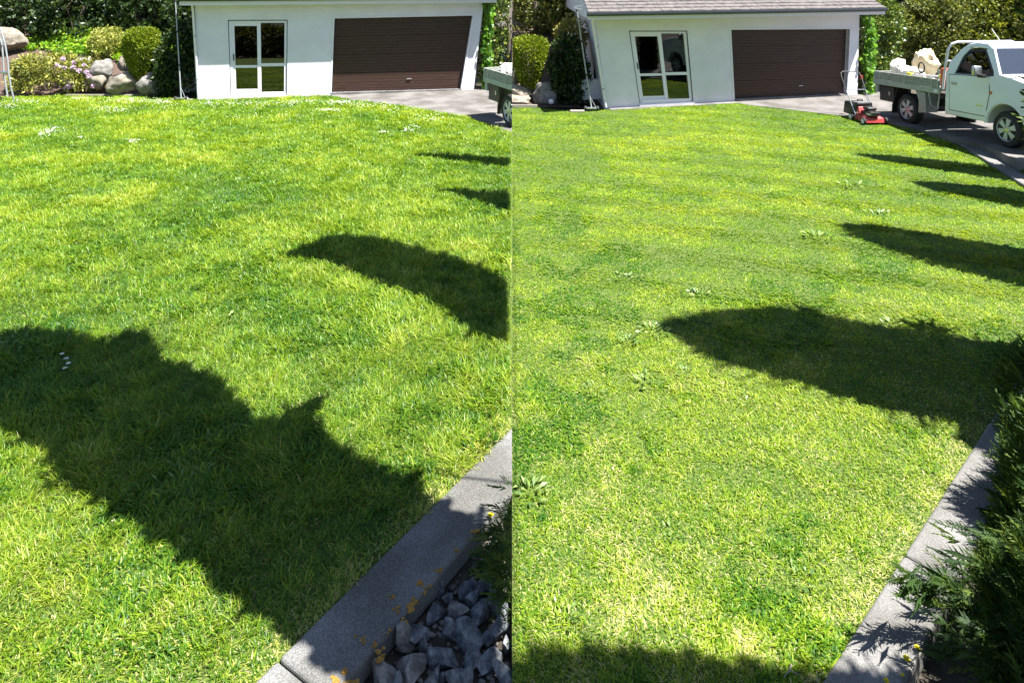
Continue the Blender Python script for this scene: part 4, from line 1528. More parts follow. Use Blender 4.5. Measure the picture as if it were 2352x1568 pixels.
        b.build("wheel_arch", M_white, r, smooth=True)
        # chrome mirror on a black arm
        b = MB(X)
        sg = -1 if side == 0 else 1
        wy = .0 if side == 0 else wide
        b.box(2.36, 2.45, wy + sg * .16 - .1, wy + sg * .16 + .1, 1.40, 1.60)
        mi = b.build("mirror", M_steel, r, bevel=.035, seg=3, smooth=True)
        b = MB(X)
        b.box(2.42, 2.56, wy + sg * .12 - .05, wy + sg * .12 + .06, 1.36, 1.43)
        b.build("mirror_arm", M_black, mi, bevel=.015)
    # windscreen, rear glass, interior
    def across(u0, z0, u1, z1, d0, d1, m, name, th=.008):
        b = MB(X)
        b.hexa([(lz(u0, z0), inset(z0) + d0, z0), (lz(u0, z0), wide - inset(z0) - d0, z0), (lz(u1, z1), wide - inset(z1) - d1, z1), (lz(u1, z1), inset(z1) + d1, z1),
                (lz(u0, z0) - th, inset(z0) + d0, z0), (lz(u0, z0) - th, wide - inset(z0) - d0, z0), (lz(u1, z1) - th, wide - inset(z1) - d1, z1), (lz(u1, z1) - th, inset(z1) + d1, z1)])
        return b.build(name, m, r)
    across(2.755, 1.46, 2.375, 1.955, .05, .05, M_wglass, "windscreen")
    across(1.36, 1.42, 1.56, 1.9, .09, .09, M_cglass, "rear_window")
    b = MB(X)
    b.box(2.3, 2.62, .12, wide - .12, 1.24, 1.43)
    b.build("dashboard", M_seat, r, bevel=.04)
    b = MB(X)
    b.lathe([(.17, -.012), (.185, 0), (.17, .012), (.155, 0)], (2.28, .48, 1.46), (-.85, 0, .5), 24)
    b.build("steering_wheel", M_black, r, smooth=True)
    for w0 in (.22, 1.02):
        b = MB(X)
        b.box(1.58, 1.74, w0, w0 + .48, 1.1, 1.56)
        st = b.build("seat", M_seat, r, bevel=.05, seg=3, smooth=True)
        b = MB(X)
        b.box(1.62, 1.73, w0 + .1, w0 + .38, 1.58, 1.79)
        b.build("headrest", M_seat, st, bevel=.05, seg=3, smooth=True)
    b = MB(X)
    b.box(3.845, 3.865, .3, wide - .3, .78, 1.08)
    b.build("grille", M_black, r)
    b = MB(X)
    b.box(3.70, 3.96, .0, wide, .42, .68)
    b.build("bumper", M_white, r, bevel=.04, seg=3, smooth=True)
    for w0 in (.06, wide - .3):
        b = MB(X); b.box(3.80, 3.862, w0, w0 + .24, .84, 1.04)
        b.build("headlight", M_steel, r, bevel=.02)
    b = MB(X); b.tube([(2.42, .42, 2.03), (2.15, .40, 2.36)], .006, 6)
    b.build("aerial", M_trim, r)
    b = MB(X); b.box(1.0, 1.12, -.046, -.041, .89, .96)
    b.build("sticker", M_trim, r)
    # --- wheels
    for (cu, cz) in ((-.02, .365), (2.95, .365)):
        wheel(X, r, cu, cz, .02, .25, .365)
        wheel(X, r, cu, cz, wide - .02, wide - .25, .365)
    return r, X


CLIP = 'R'
TR, XR = truck((9.55, 16.88, 0.014), (.108, -.994), .055, 1.0, "white flatbed truck with weathered tray parked on the driveway by the mower")


# its load, each piece a thing of its own
def crumpled(name, m, X, c, r, seed, label, cat, rot=0.0, tilt=0.0, cuts=16, rough=.3):
    rng = np.random.default_rng(seed)
    bm = bmesh.new()
    bmesh.ops.create_icosphere(bm, subdivisions=4, radius=1)
    co = np.array([v.co[:] for v in bm.verts])
    fs = [[v.index for v in f.verts] for f in bm.faces]
    bm.free()
    for _ in range(cuts):
        d = rdir(1, rng)[0]
        h = rng.uniform(.45, .85)
        s = co @ d
        co = np.where((s > h)[:, None], co - np.outer(s - h, d) * .95, co)
    o = rng.uniform(0, 40, 3)
    co = np.array([p * (1 + rough * (abs(noise.noise(Vector(p * 2.2 + o))) - .15) + .16 * (abs(noise.noise(Vector(p * 4.6 + o))) - .2) + .05 * noise.noise(Vector(p * 9 + o))) for p in co])
    zl = co[:, 2].min()
    M3 = Matrix.Rotation(rot, 3, 'Z') @ Matrix.Rotation(tilt, 3, 'Y')
    b = MB(X)
    pts = [M3 @ Vector((p[0] * r[0], p[1] * r[1], p[2] * r[2])) for p in co]
    zl = min(p.z for p in pts)
    b.add([Vector(c) + p - Vector((0, 0, zl)) for p in pts], fs)
    return tag(b.build(name, m, smooth=True), label, cat)


crumpled("paper_sack", M_sack, XR, (-.70, 1.0, .985), (.46, .42, .50), 5, "big open buff paper sack standing highest on the truck tray", "sack", .4, .35)
crumpled("paper_sack", M_sack2, XR, (-.92, .45, .985), (.27, .26, .30), 6, "pale crumpled paper sack leaning at the tray's tail end", "sack", .2, -.3)
crumpled("paper_sack", M_sack2, XR, (-.35, .36, .985), (.42, .26, .22), 9, "flattened white sack lying along the near side of the tray", "sack", .1, .1)
crumpled("paper_sack", M_sack, XR, (1.0, 1.0, .985), (.17, .5, .46), 10, "tall buff sack squeezed behind the truck cab", "sack", .0, .05, rough=.2)
b = MB(XR); b.box(.98, 1.14, .12, .34, .986, 1.44)
tag(b.build("fuel_can", M_orange, bevel=.03), "orange can behind the truck's headboard post", "can")
b = MB(XR); b.box(.25, .6, .55, 1.05, .986, 1.20)
tag(b.build("crate", M_brick, bevel=.02), "pale grey brown crate beside the trimmer handle", "crate")
b = MB(XR); b.box(.62, .9, .5, 1.0, .986, 1.23)
tag(b.build("crate", mat("dark_crate", (.1, .07, .065), .8), bevel=.02), "darker brown crate nearest the truck cab", "crate")
tr = thing("line_trimmer", "line trimmer with yellow ends and a black loop handle lying on the tray", "garden tool", XR @ V(.4, .2, 1.2))
b = MB(XR); b.tube([(.0, .12, 1.21), (1.0, .22, 1.235)], .016, 8)
b.build("shaft", M_trim, tr, smooth=True)
b = MB(XR); b.tube([(.27 + .1 * math.cos(t), .2, 1.39 + .12 * math.sin(t)) for t in np.linspace(-1.57, 4.71, 22)] , .017, 8); b.tube([(.27, .19, 1.28), (.24, .15, 1.22)], .014, 6)
b.build("loop_handle", M_black, tr, smooth=True)
b = MB(XR); b.box(-.1, .04, .07, .18, 1.17, 1.25)
b.build("trimmer_head", M_yellow, tr, bevel=.02)
b = MB(XR); b.box(.88, 1.06, .16, .28, 1.19, 1.28)
b.build("motor", M_yellow, tr, bevel=.02)
CLIP = 'L'
TL, XL = truck(tuple(V(*gp(1166, 294)) + V(0, 0, .012)), (.46, -.89), 0.0, 1.06, "tail of a white flatbed truck cut off where the two gardens meet")
crumpled("tarpaulin", M_sack2, XL, (-.55, .6, .985), (.62, .5, .22), 16, "white tarpaulin bundled on the cut-off truck tray", "tarpaulin", .0, .0, cuts=6, rough=.1)
CLIP = None


# ------------------------------------------------------------------ lawn mower
def mower():
    o = V(*gp(2010, 287))
    fwd = V(.06, -.998, 0)
    side = V(fwd.y, -fwd.x, 0)              # to the mower's right hand
    X = Matrix(((side.x, fwd.x, 0, o.x), (side.y, fwd.y, 0, o.y), (0, 0, 1, 0.0), (0, 0, 0, 1))) @ Matrix.Scale(1.04, 4)
    r = thing("lawn_mower", "red push mower with black engine and grass catcher at the lawn's edge", "lawn mower", o)
    # deck: skirted pan
    b = MB(X)
    pl = [(-.22, -.5), (.22, -.5), (.23, -.1), (.22, .02), (-.22, .02), (-.23, -.1)]
    n = len(pl)
    lo = [(x, y, .05) for x, y in pl]
    hi = [(x * .95, y * .94 - .01, .15) for x, y in pl]
    up_ = [(x * .62, -.24 + (y + .24) * .62, .205) for x, y in pl]
    b.add(lo + hi + up_, [(i, (i + 1) % n, n + (i + 1) % n, n + i) for i in range(n)] + [(n + i, n + (i + 1) % n, 2 * n + (i + 1) % n, 2 * n + i) for i in range(n)] + [tuple(range(2 * n, 3 * n))])
    b.build("deck", M_red, r, bevel=.012, smooth=True)
    b = MB(X); b.prism([(-.2, -.5, .1), (-.2, -.36, .36), (-.2, -.28, .2)], (.4, 0, 0))
    b.build("chute_cover", M_red, r, bevel=.01)
    b = MB(X)
    b.lathe([(.12, .2), (.13, .24), (.12, .30), (.09, .32)], (.02, -.2, 0), (0, 0, 1), 20)
    b.box(-.09, .13, -.12, .02, .2, .3)
    eng = b.build("engine", M_black, r, smooth=True)
    b = MB(X); b.box(-.1, .13, -.3, -.08, .31, .385)
    b.build("engine_cowl", M_black, eng, bevel=.03, seg=3, smooth=True)
    b = MB(X)
    for i in range(6):
        b.box(-.085, .125, .022 + i * .0, .03 + i * .006, .21 + i * .015, .215 + i * .015)
    b.tube([(.1, .02, .24), (.16, .02, .24), (.17, -.06, .25)], .018, 8)
    b.build("exhaust", M_steel, eng)
    # catcher at the rear, sagging fabric box with a grip
    b = MB(X)
    b.hexa([(-.24, -.98, .10), (.24, -.98, .10), (.22, -.5, .12), (-.22, -.5, .12), (-.22, -.95, .40), (.22, -.95, .40), (.20, -.42, .44), (-.20, -.42, .44)])
    ct = b.build("grass_catcher", M_black, r, bevel=.035, seg=3, smooth=True)
    b = MB(X); b.tube([(-.05, -.62, .41), (-.05, -.62, .48), (.07, -.62, .48), (.07, -.62, .41)], .016, 8)
    b.build("grip", M_black, ct)
    b = MB(X); b.hexa([(-.19, -.62, .425), (.19, -.62, .425), (.18, -.44, .445), (-.18, -.44, .445), (-.19, -.62, .432), (.19, -.62, .432), (.18, -.44, .452), (-.18, -.44, .452)])
    b.build("catcher_lid", M_galv, ct)
    for (x, y, rr) in ((-.25, -.02, .085), (.25, -.02, .085), (-.25, -.55, .09), (.25, -.55, .09)):
        s = 1 if x > 0 else -1
        b = MB(X)
        b.lathe([(rr * .5, 0), (rr * .92, .002), (rr, .012), (rr, .04), (rr * .92, .05), (rr * .5, .052)], (x - s * .01, y, rr), (s, 0, 0), 24)
        w = b.build("wheel", M_rubber, r, smooth=True)
        b = MB(X); b.lathe([(rr * .72, .035), (rr * .66, .058), (rr * .2, .06), (.01, .062)], (x - s * .01, y, rr), (s, 0, 0), 20)
        b.build("hub", M_trim, w, smooth=True)
    # handle: steel lower bar with a cross brace, black upper bow
    b = MB(X)
    A0, A1 = (-.22, -.42, .14), (-.245, -.80, .66)
    B0, B1 = (.22, -.42, .14), (.245, -.80, .66)
    b.tube([A0, A1], .013, 8); b.tube([B0, B1], .013, 8)
    b.tube([A1, (-.22, -.815, .685), (.22, -.815, .685), B1], .011, 8)
    hd = b.build("lower_handle", M_steel, r, smooth=True)
    b = MB(X)
    b.tube([(-.245, -.78, .62), (-.25, -1.02, .98), (-.235, -1.075, 1.055), (-.17, -1.10, 1.09), (.17, -1.10, 1.09), (.235, -1.075, 1.055), (.25, -1.02, .98), (.245, -.78, .62)], .0125, 10)
    b.build("upper_handle", M_black, r, smooth=True)
    b = MB(X); b.box(-.285, -.235, -1.06, -.99, .90, 1.0)
    b.build("throttle", M_red, r, bevel=.01)
    b = MB(X); b.tube([(-.25, -1.0, .93), (-.2, -.8, .6), (-.12, -.4, .35), (-.05, -.2, .33)], .006, 6)
    b.build("cable", M_black, r)
    return r


CLIP = 'R'
mower()
CLIP = None


# ------------------------------------------------------------------ metal frame at the far left
CLIP = None
fr = thing("metal_frame", "grey curved tubular metal frame standing at the far left edge of the unmown lawn", "metal frame", gp(24, 228))
b = MB()
Yf = 20.0
b.tube([dp(-75, 60, Yf), dp(-45, 38, Yf), dp(-15, 44, Yf), dp(2, 68, Yf), dp(12, 104, Yf), dp(18, 142, Yf), dp(20, 168, Yf), dp(25, 202, Yf), gp(33, 232)], .025, 10)
b.build("arch_tube", M_galv, fr, smooth=True)
b = MB()
b.tube([dp(-70, 80, Yf + .5), dp(-40, 58, Yf + .5), dp(-8, 68, Yf + .5), dp(4, 100, Yf + .5), dp(7, 130, Yf + .5), dp(9, 170, Yf + .5), gp(18, 226)], .025, 10)
b.build("arch_tube", M_galv, fr, smooth=True)
b = MB(); b.tube([dp(-80, 168, Yf), dp(19, 166, Yf)], .035, 10)
b.build("crossbar", M_steel, fr, smooth=True)
b = MB(); b.tube([dp(20, 168, Yf), dp(9, 170, Yf + .5)], .018, 8); b.tube([dp(12, 104, Yf), dp(4, 104, Yf + .5)], .018, 8)
b.build("strut", M_galv, fr)


# ------------------------------------------------------------------ broken rocks in the bed
CLIP = 'L'
rk = [(955, 1445, 62, 48), (1010, 1500, 50, 60), (940, 1515, 48, 50), (1080, 1455, 75, 36), (1100, 1395, 52, 34), (1045, 1390, 38, 30), (1000, 1400, 30, 26),
      (1120, 1510, 36, 72), (1060, 1545, 52, 52), (890, 1545, 55, 38), (985, 1560, 40, 36), (1140, 1440, 34, 44), (1150, 1350, 40, 26), (1120, 1325, 38, 22),
      (1065, 1340, 30, 24), (1160, 1545, 30, 60), (1030, 1440, 40, 34), (935, 1470, 30, 34), (1085, 1500, 34, 30), (1100, 1290, 30, 20), (1150, 1285, 34, 22), (870, 1580, 40, 34), (1160, 1400, 26, 30),
      (1015, 1345, 20, 16), (1030, 1365, 18, 15), (975, 1475, 18, 16), (1062, 1425, 16, 16), (1115, 1455, 20, 14), (1010, 1545, 20, 18), (1080, 1370, 20, 15), (1130, 1375, 18, 14), (915, 1555, 20, 16), (1165, 1475, 20, 18), (1090, 1330, 18, 14), (1140, 1310, 18, 12)]
rw = ["against the kerb", "behind the bottom edge", "with a pale split face", "long and flat", "upper row", "small and blue", "small by the lichen"]
pos = ["long dark rock near the middle of the rock bed", "upright pale-faced rock left of the bottom corner", "pale wedge of rock touching the kerb", "long flat slab lying across the rock bed",
       "blue-grey rock behind the long slab", "small rounded rock by the orange lichen", "small rock tucked under the kerb edge", "tall narrow pale rock at the bottom of the bed",
       "broad grey rock at the very bottom of the bed", "pale angular rock at the kerb's lower end", "low rock between the two bottom slabs", "steep rock beside the conifer twigs",
       "white-marked rock under the conifer twigs", "flat rock high in the bed near the twigs", "small mossy rock high beside the kerb", "tall rock in the bottom corner of the bed",
       "dark rock under the long flat slab", "thin pale rock standing against the kerb", "small dark rock in the centre gap", "topmost little rock by the kerb", "little rock at the seam below the twigs",
       "lowest rock under the kerb's end", "small rock right of the blue-grey one"] + ["small broken stone filling a gap between the bed's larger rocks"] * 12
for i, (px, py, rx, ry) in enumerate(rk):
    c = gp(px, py, -.05)
    s = c[1] / F
    o = rock("rock", M_bluestone2 if i in (2, 5, 9, 12, 17, 20) else M_bluestone, (c[0], c[1], -.075), (rx * s * 1.5, ry * s * 1.6, .075 + min(rx, ry) * s * .6), 200 + i, sub=4, cuts=18, rough=.05, rot=(i * 1.7) % 3.1, cutd=(.16, .55), smooth=False, tilt=((i * 37) % 10 - 5) * .07)
    tag(o, pos[i], "rock", "broken rocks in the kerbside bed" if i < 23 else "small stones filling gaps in the kerbside bed")
rng = np.random.default_rng(19)
vs, fs = [], []
bmt = bmesh.new(); bmesh.ops.create_icosphere(bmt, subdivisions=1, radius=1)
tv = np.array([v.co[:] for v in bmt.verts]); tf = [[v.index for v in f.verts] for f in bmt.faces]; bmt.free()
gb = MB()
bed = [gp(700, 1640), gp(860, 1490), gp(905, 1435), gp(1085, 1222), gp(1176, 1120), (0, 2.9, 0)]
while len(gb.v) < 520 * 12:
    x, y = rng.uniform(-1.3, 0), rng.uniform(2.9, 4.9)
    if not inpoly(np.array([x]), np.array([y]), bed)[0]:
        continue
    sz = rng.uniform(.009, .026)
    q = tv * rng.uniform(.6, 1.35, tv.shape) * sz * np.array([1, rng.uniform(.5, 1), .6])
    a = rng.uniform(0, 3.1)
    R_ = np.array([[math.cos(a), -math.sin(a), 0], [math.sin(a), math.cos(a), 0], [0, 0, 1]])
    gb.add([tuple(p) for p in q @ R_.T + np.array([x, y, -.125 + rng.uniform(0, .012)])], tf)
tag(gb.build("gravel", M_bluestone2), "small stone chips and debris between the broken rocks", "gravel", None, "stuff")
# lichen crusts on the kerb: a part of the block
rng = np.random.default_rng(8)
b = MB()
for (px, py, r_) in [(1010, 1308, 9), (962, 1340, 12), (985, 1350, 9), (975, 1362, 7), (945, 1395, 19), (915, 1400, 10), (900, 1372, 9), (925, 1430, 12), (895, 1448, 7), (836, 1468, 9), (818, 1462, 5), (868, 1500, 15), (862, 1480, 8),
                     (800, 1562, 22), (775, 1566, 14), (1092, 1222, 10), (1050, 1263, 6), (955, 1385, 8), (880, 1512, 9)]:
    q = V(*gp(px, py, .02))
    s = q.y / F * r_ * .85
    n = 14
    for k in range(5):
        o2 = V(rng.normal() * s * .5, rng.normal() * s * .5, 0)
        rr = s * rng.uniform(.3, .6)
        ring = [q + o2 + V(math.cos(t) * rr * rng.uniform(.6, 1.2), math.sin(t) * rr * rng.uniform(.6, 1.2), .0025 + .0004 * k) for t in np.linspace(0, 6.28, n, endpoint=False)]
        b.prism([V(p.x, p.y, .0205) for p in ring], (0, 0, .0025 + .0006 * k))
lic = tag(b.build("lichen_crust", M_lichen, kerbL), kind="stuff")
CLIP = None


# ------------------------------------------------------------------ conifers
def sprays(rng, P, D, m_per, L, name, parent, mt, wd=.010, rlo=0, rhi=1):
    """feathery conifer sprays: each a stalk with short flat side needles"""
    n = len(P)
    D = unit(D)
    A = unit(np.cross(D, rdir(n, rng)))
    ps, ds, ls, rs = [], [], [], []
    base = rng.uniform(rlo, rhi, n)
    ln = L * rng.uniform(.6, 1.3, n)
    for k in range(m_per):
        t = (k + .3) / m_per
        sg = 1 if k % 2 else -1
        ps.append(P + D * (ln * t)[:, None])
        ds.append(unit(D * .75 + A * sg * (.75 - .3 * t) + rng.normal(size=(n, 3)) * .12))
        ls.append(ln * (.45 - .25 * t))
        rs.append(base + rng.normal(size=n) * .1)
    ps.append(P); ds.append(D); ls.append(ln); rs.append(base)
    P2, D2 = np.concatenate(ps), np.concatenate(ds)
    L2, R2 = np.concatenate(ls), np.concatenate(rs)
    return leaves(name, mt, parent, P2, D2, L2, np.maximum(wd, L2 * .16), R2, bend=.03, rng=rng)


def conifer(label, base, prof, n, seed, sp=.16, lean=(0, 0), wd=.010, per=9, core=.8, extra=None, name="conifer", group=None, n_core=1500, inl=.09, lump=.07):
    r = thing(name, label, "tree", base, group)
    rng = np.random.default_rng(seed)
    P, N = plant_cloud(rng, (0, 0, 0), prof, n, lump=lump, depth=.12)
    h = prof[-1][0]
    D = unit(N * .8 + np.array([0, 0, .55]) + rng.normal(size=P.shape) * .3)
    P = P - N * sp * .5
    P[:, 0] += P[:, 2] / h * lean[0]
    P[:, 1] += P[:, 2] / h * lean[1]
    if extra is not None:
        ep, ed = extra
        P = np.concatenate([P, np.array(ep) - np.array(base)])
        D = np.concatenate([D, np.array(ed)])
    sprays(rng, P + np.array(base), D, per, sp, "foliage", r, G_conif, wd)
    # the dense inner foliage that makes it opaque
    P, N = plant_cloud(rng, (0, 0, 0), [(z, q * core) for z, q in prof], n_core, lump=lump * .9, depth=.2)
    P[:, 0] += P[:, 2] / h * lean[0]
    P[:, 1] += P[:, 2] / h * lean[1]
    D = unit(N * .2 + np.array([0, 0, .6]) + rng.normal(size=P.shape) * .5)
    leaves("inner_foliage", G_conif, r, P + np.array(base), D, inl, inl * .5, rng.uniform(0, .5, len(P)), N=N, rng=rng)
    b = MB()
    B = V(*base)
    b.tube([B + V(0, 0, -.12), B + V(lean[0] * .5, lean[1] * .5, h * .5), B + V(lean[0], lean[1], h * .97)], [.07, .05, .01], 8)
    b.build("trunk", M_bark, r)
    return r


CLIP = 'R'
rng = np.random.default_rng(71)
# low sprigs reaching out over the kerb
ep, ed = [], []
for (px, py, Y, k) in [(2070, 1330, 3.75, 26), (2110, 1350, 3.8, 26), (2160, 1390, 3.75, 26), (2185, 1300, 3.9, 20), (2170, 1440, 3.6, 26), (2200, 1230, 4.1, 20), (2190, 1500, 3.5, 20)]:
    tip = V(*dp(px, py, Y)); root = tip + V(.34, -.02, -.03)
    for i in range(k):
        t = rng.uniform(0, 1)
        q = root.lerp(tip, t) + V(*(rng.normal(size=3) * .025))
        ep.append(tuple(q)); ed.append((-.9 + rng.normal() * .25, rng.normal() * .4, .12 + rng.normal() * .3))
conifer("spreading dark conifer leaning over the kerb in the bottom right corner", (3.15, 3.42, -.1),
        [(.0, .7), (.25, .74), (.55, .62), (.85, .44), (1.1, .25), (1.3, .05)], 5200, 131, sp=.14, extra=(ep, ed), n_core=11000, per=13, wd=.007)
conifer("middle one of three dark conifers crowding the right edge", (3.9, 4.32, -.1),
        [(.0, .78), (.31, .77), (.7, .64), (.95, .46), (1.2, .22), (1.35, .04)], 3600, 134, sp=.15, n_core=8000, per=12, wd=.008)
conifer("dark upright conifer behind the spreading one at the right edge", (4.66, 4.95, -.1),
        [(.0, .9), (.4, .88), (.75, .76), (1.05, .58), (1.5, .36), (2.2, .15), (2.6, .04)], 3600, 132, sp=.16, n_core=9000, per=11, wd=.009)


def column_prof(h, r):
    return [(0, r * .7), (h * .08, r), (h * .45, r), (h * .7, r * .82), (h * .86, r * .55), (h * .96, r * .22), (h, .03)]


rng = np.random.default_rng(77)
xp, xd = [], []
for (px, py, z, rr) in [(1845, 737, 4.6, .12), (1890, 742, 4.3, .09), (2140, 768, 2.2, .05), (1660, 752, 6.2, .08)]:     # shoots that break the outline
    g = gp(px, py)
    for _ in range(90):
        o = rdir(1, rng)[0]
        xp.append((g[0] + SX * z / TANE + o[0] * rr * rng.uniform() ** .4, g[1] + SY * z / TANE + o[1] * rr * rng.uniform() ** .4, z + o[2] * rr))
        xd.append(tuple(o + np.array([0, 0, .4])))
GC = "columnar conifers along the kerb beyond the frame"
for i, (base, h, r_, lean) in enumerate([((5.5, 5.78), 8.0, .72, (-.5, -.24)), ((6.98, 8.05), 6.0, .56, (.38, .75)), ((9.25, 10.65), 4.7, .42, (-.18, .5)), ((10.15, 12.0), 7.0, .36, (-.15, .55)), ((3.6, 2.62), 8.4, .56, (-.3, -.9))]):
    conifer("tall columnar conifer just outside the frame, known by its shadow on the mown lawn", (base[0], base[1], -.1), column_prof(h, r_), 1500, 140 + i, sp=.3, lean=lean, wd=.03, per=5,
            core=.93, lump=(.17, .14, .12, .12, .14)[i], name="columnar_conifer", group=GC, n_core=int(3600 * h * r_), inl=.14, extra=(xp, xd) if i == 0 else None)
CLIP = 'L'
rng = np.random.default_rng(72)
ep, ed = [], []
for (px, py, Y, k) in [(1152, 1110, 4.6, 8), (1150, 1170, 4.5, 9), (1130, 1225, 4.35, 16), (1120, 1250, 4.2, 18), (1128, 1290, 4.1, 18), (1145, 1340, 3.95, 16)]:
    tip = V(*dp(px, py, Y)); root = tip + V(.22, -.02, .0)
    for i in range(k):
        t = rng.uniform(0, 1)
        q = root.lerp(tip, t) + V(*(rng.normal(size=3) * .02))
        ep.append(tuple(q)); ed.append((-.9 + rng.normal() * .25, rng.normal() * .4, .15 + rng.normal() * .3))
conifer("conifer twigs reaching over the lichened kerb and broken rocks", (.42, 4.05, -.1), [(.05, .44), (.3, .52), (.6, .46), (.9, .3), (1.15, .05)], 2000, 133, sp=.13, extra=(ep, ed), n_core=4000, per=13, wd=.007)
CLIP = None

for i, (x0, x1, lab, sd) in enumerate([(-13, -1, "dark hedge behind the viewer mirrored in the window by the unmown lawn", 401), (2.6, 12, "dark hedge behind the viewer mirrored in the window of the tiled garage", 402)]):
    r = thing("garden_hedge", lab, "hedge", ((x0 + x1) / 2, -3.2, -.1))  # unseen hedges added for the window panes to mirror
    foliage("foliage", G_olive, r, ((x0 + x1) / 2, -3.2, -.1), [(0, 1), (.7, 1.0), (1.3, .95), (1.7, .6), (1.9, .1)], 17000, .22, .14, sd, clumps=420, cr=.24, sx=(x1 - x0) / 2, sy=.7)

# added tree above the view: boughs shaped as shadow outlines for the unmown lawn
ot = thing("added_shade_tree", "added unseen tree behind the viewer, its boughs shaped to shade the unmown lawn", "tree", (1.9, -1.8, 0))
b = MB()
b.tube([(1.9, -1.8, -.1), (1.92, -1.8, 2.5), (1.9, -1.75, 5), (1.95, -1.7, 9)], [.2, .17, .13, .04], 12)
b.build("trunk", M_bark, ot, smooth=True)
polys = [
    [(-60, 775), (60, 765), (150, 770), (250, 795), (290, 760), (335, 775), (365, 830), (430, 850), (500, 885), (535, 930), (590, 985), (650, 965), (725, 915), (730, 940), (705, 965), (760, 1020), (850, 1080), (940, 1105), (975, 1150), (1010, 1170), (1075, 1190), (1092, 1215), (1130, 1225), (1176, 1240), (1176, 1640),
     (900, 1640), (800, 1580), (800, 1545), (740, 1520), (690, 1465), (600, 1410), (520, 1360), (455, 1300), (400, 1262), (330, 1210), (280, 1180), (200, 1140), (130, 1105), (115, 1050), (60, 1015), (-60, 955)],
    [(650, 590), (690, 573), (745, 553), (780, 548), (830, 548), (880, 555), (980, 582), (1050, 598), (1120, 628), (1176, 660), (1176, 800), (1137, 785), (1094, 772), (1050, 738),
     (997, 700), (954, 680), (892, 657), (840, 642), (805, 625), (735, 600)],
    [(1005, 438), (1060, 440), (1110, 442), (1176, 446), (1176, 490), (1120, 470), (1060, 452)],
    [(950, 358), (1010, 356), (1090, 362), (1176, 368), (1176, 386), (1090, 376), (1010, 364)]]
hts = [4.25, 4.35, 4.3, 4.3]
rng = np.random.default_rng(15)
limb_ends = []
for pi, (pl, hz) in enumerate(zip(polys, hts)):
    g = [gp(x, y) for x, y in pl]
    xs = np.array([p[0] for p in g]); ys = np.array([p[1] for p in g])
    area = 0.5 * abs(np.dot(xs, np.roll(ys, 1)) - np.dot(ys, np.roll(xs, 1)))
    n = int(area * 4600) + 500
    x = rng.uniform(xs.min(), xs.max(), n * 4); y = rng.uniform(ys.min(), ys.max(), n * 4)
    k = inpoly(x, y, g)
    k &= x < -.07
    x, y = x[k][:n], y[k][:n]
    n = len(x)
    gx, gy = np.append(xs, xs[0]), np.append(ys, ys[0])
    fx, fy = [], []
    for e in range(len(xs)):
        ln = math.hypot(gx[e + 1] - gx[e], gy[e + 1] - gy[e])
        for q in range(int(ln * 7) + 1):
            t = rng.uniform()
            cx, cy = gx[e] + (gx[e + 1] - gx[e]) * t, gy[e] + (gy[e + 1] - gy[e]) * t
            if cx > -.12:
                continue
            a = rng.uniform(0, 6.28)
            u = rng.uniform(-1, 1, 16)
            sl_ = rng.uniform(.03, .09) if rng.uniform() < .82 else rng.uniform(.12, .2)
            fx += list(cx + math.cos(a) * u * sl_ + rng.normal(size=16) * .012)
            fy += list(cy + math.sin(a) * u * sl_ + rng.normal(size=16) * .012)
    x, y = np.concatenate([x, fx]), np.concatenate([y, fy])
    n = len(x)
    z = hz + rng.normal(scale=.13, size=n)
    P = np.stack([x + SX * z / TANE, y + SY * z / TANE, z], 1)
    D = unit(rng.normal(size=(n, 3)) + np.array([0, .2, -.1]))
    D = unit(D - np.outer(D @ np.array(S), np.array(S)) * .7)
    N = unit(np.array(S)[None] + rng.normal(size=(n, 3)) * .4)
    L = rng.uniform(.06, .11, n)
    leaves("shade_bough", G_conif, ot, P - D * (L / 2)[:, None], D, L, L * .55, rng.uniform(0, 1, n), N=N, rng=rng)
    limb_ends.append((P[:, 0].min(), P[:, 0].max(), P[:, 1].mean(), hz))
b = MB()
lim = 1.86
b.tube([(1.9, -1.75, 4.6), (lim, 1, 4.4), (lim, 4, 4.32), (lim, 8, 4.32), (lim, 12, 4.3)], [.03, .008, .005, .005, .004], 6)
for (x0, x1, ym, hz) in limb_ends:
    b.tube([(lim, ym + .1 - .5, hz), ((x0 + x1) / 2, ym + .05, hz + .05), (x0 + .2, ym + .25, hz)], [.012, .010, .006], 6)
b.build("limb", M_bark, ot, smooth=True)


# ------------------------------------------------------------------ small plants and flowers on the lawns
def rosette(label, base, r_, n, seed, name="weed", cat="weed", up=.35, m=G_weed, wide=.34):
    rng = np.random.default_rng(seed)
    a = rng.uniform(0, 6.28, n)
    rr = rng.uniform(0, .8, n) ** .7 * r_
    P = np.stack([base[0] + np.cos(a) * rr, base[1] + np.sin(a) * rr, np.full(n, .02)], 1)
    a2 = a + rng.normal(scale=.5, size=n)
    D = np.stack([np.cos(a2), np.sin(a2), rng.uniform(.05, up * 2, n)], 1)
    L = r_ * rng.uniform(.25, .55, n)
    N = unit(np.stack([rng.normal(size=n) * .3, rng.normal(size=n) * .3, np.ones(n)], 1))
    return tag(leaves(name, m, None, P, D, L, L * wide, rng.uniform(0, 1, n), bend=.14, N=N, rng=rng, origin=(base[0], base[1], 0)), label, cat)


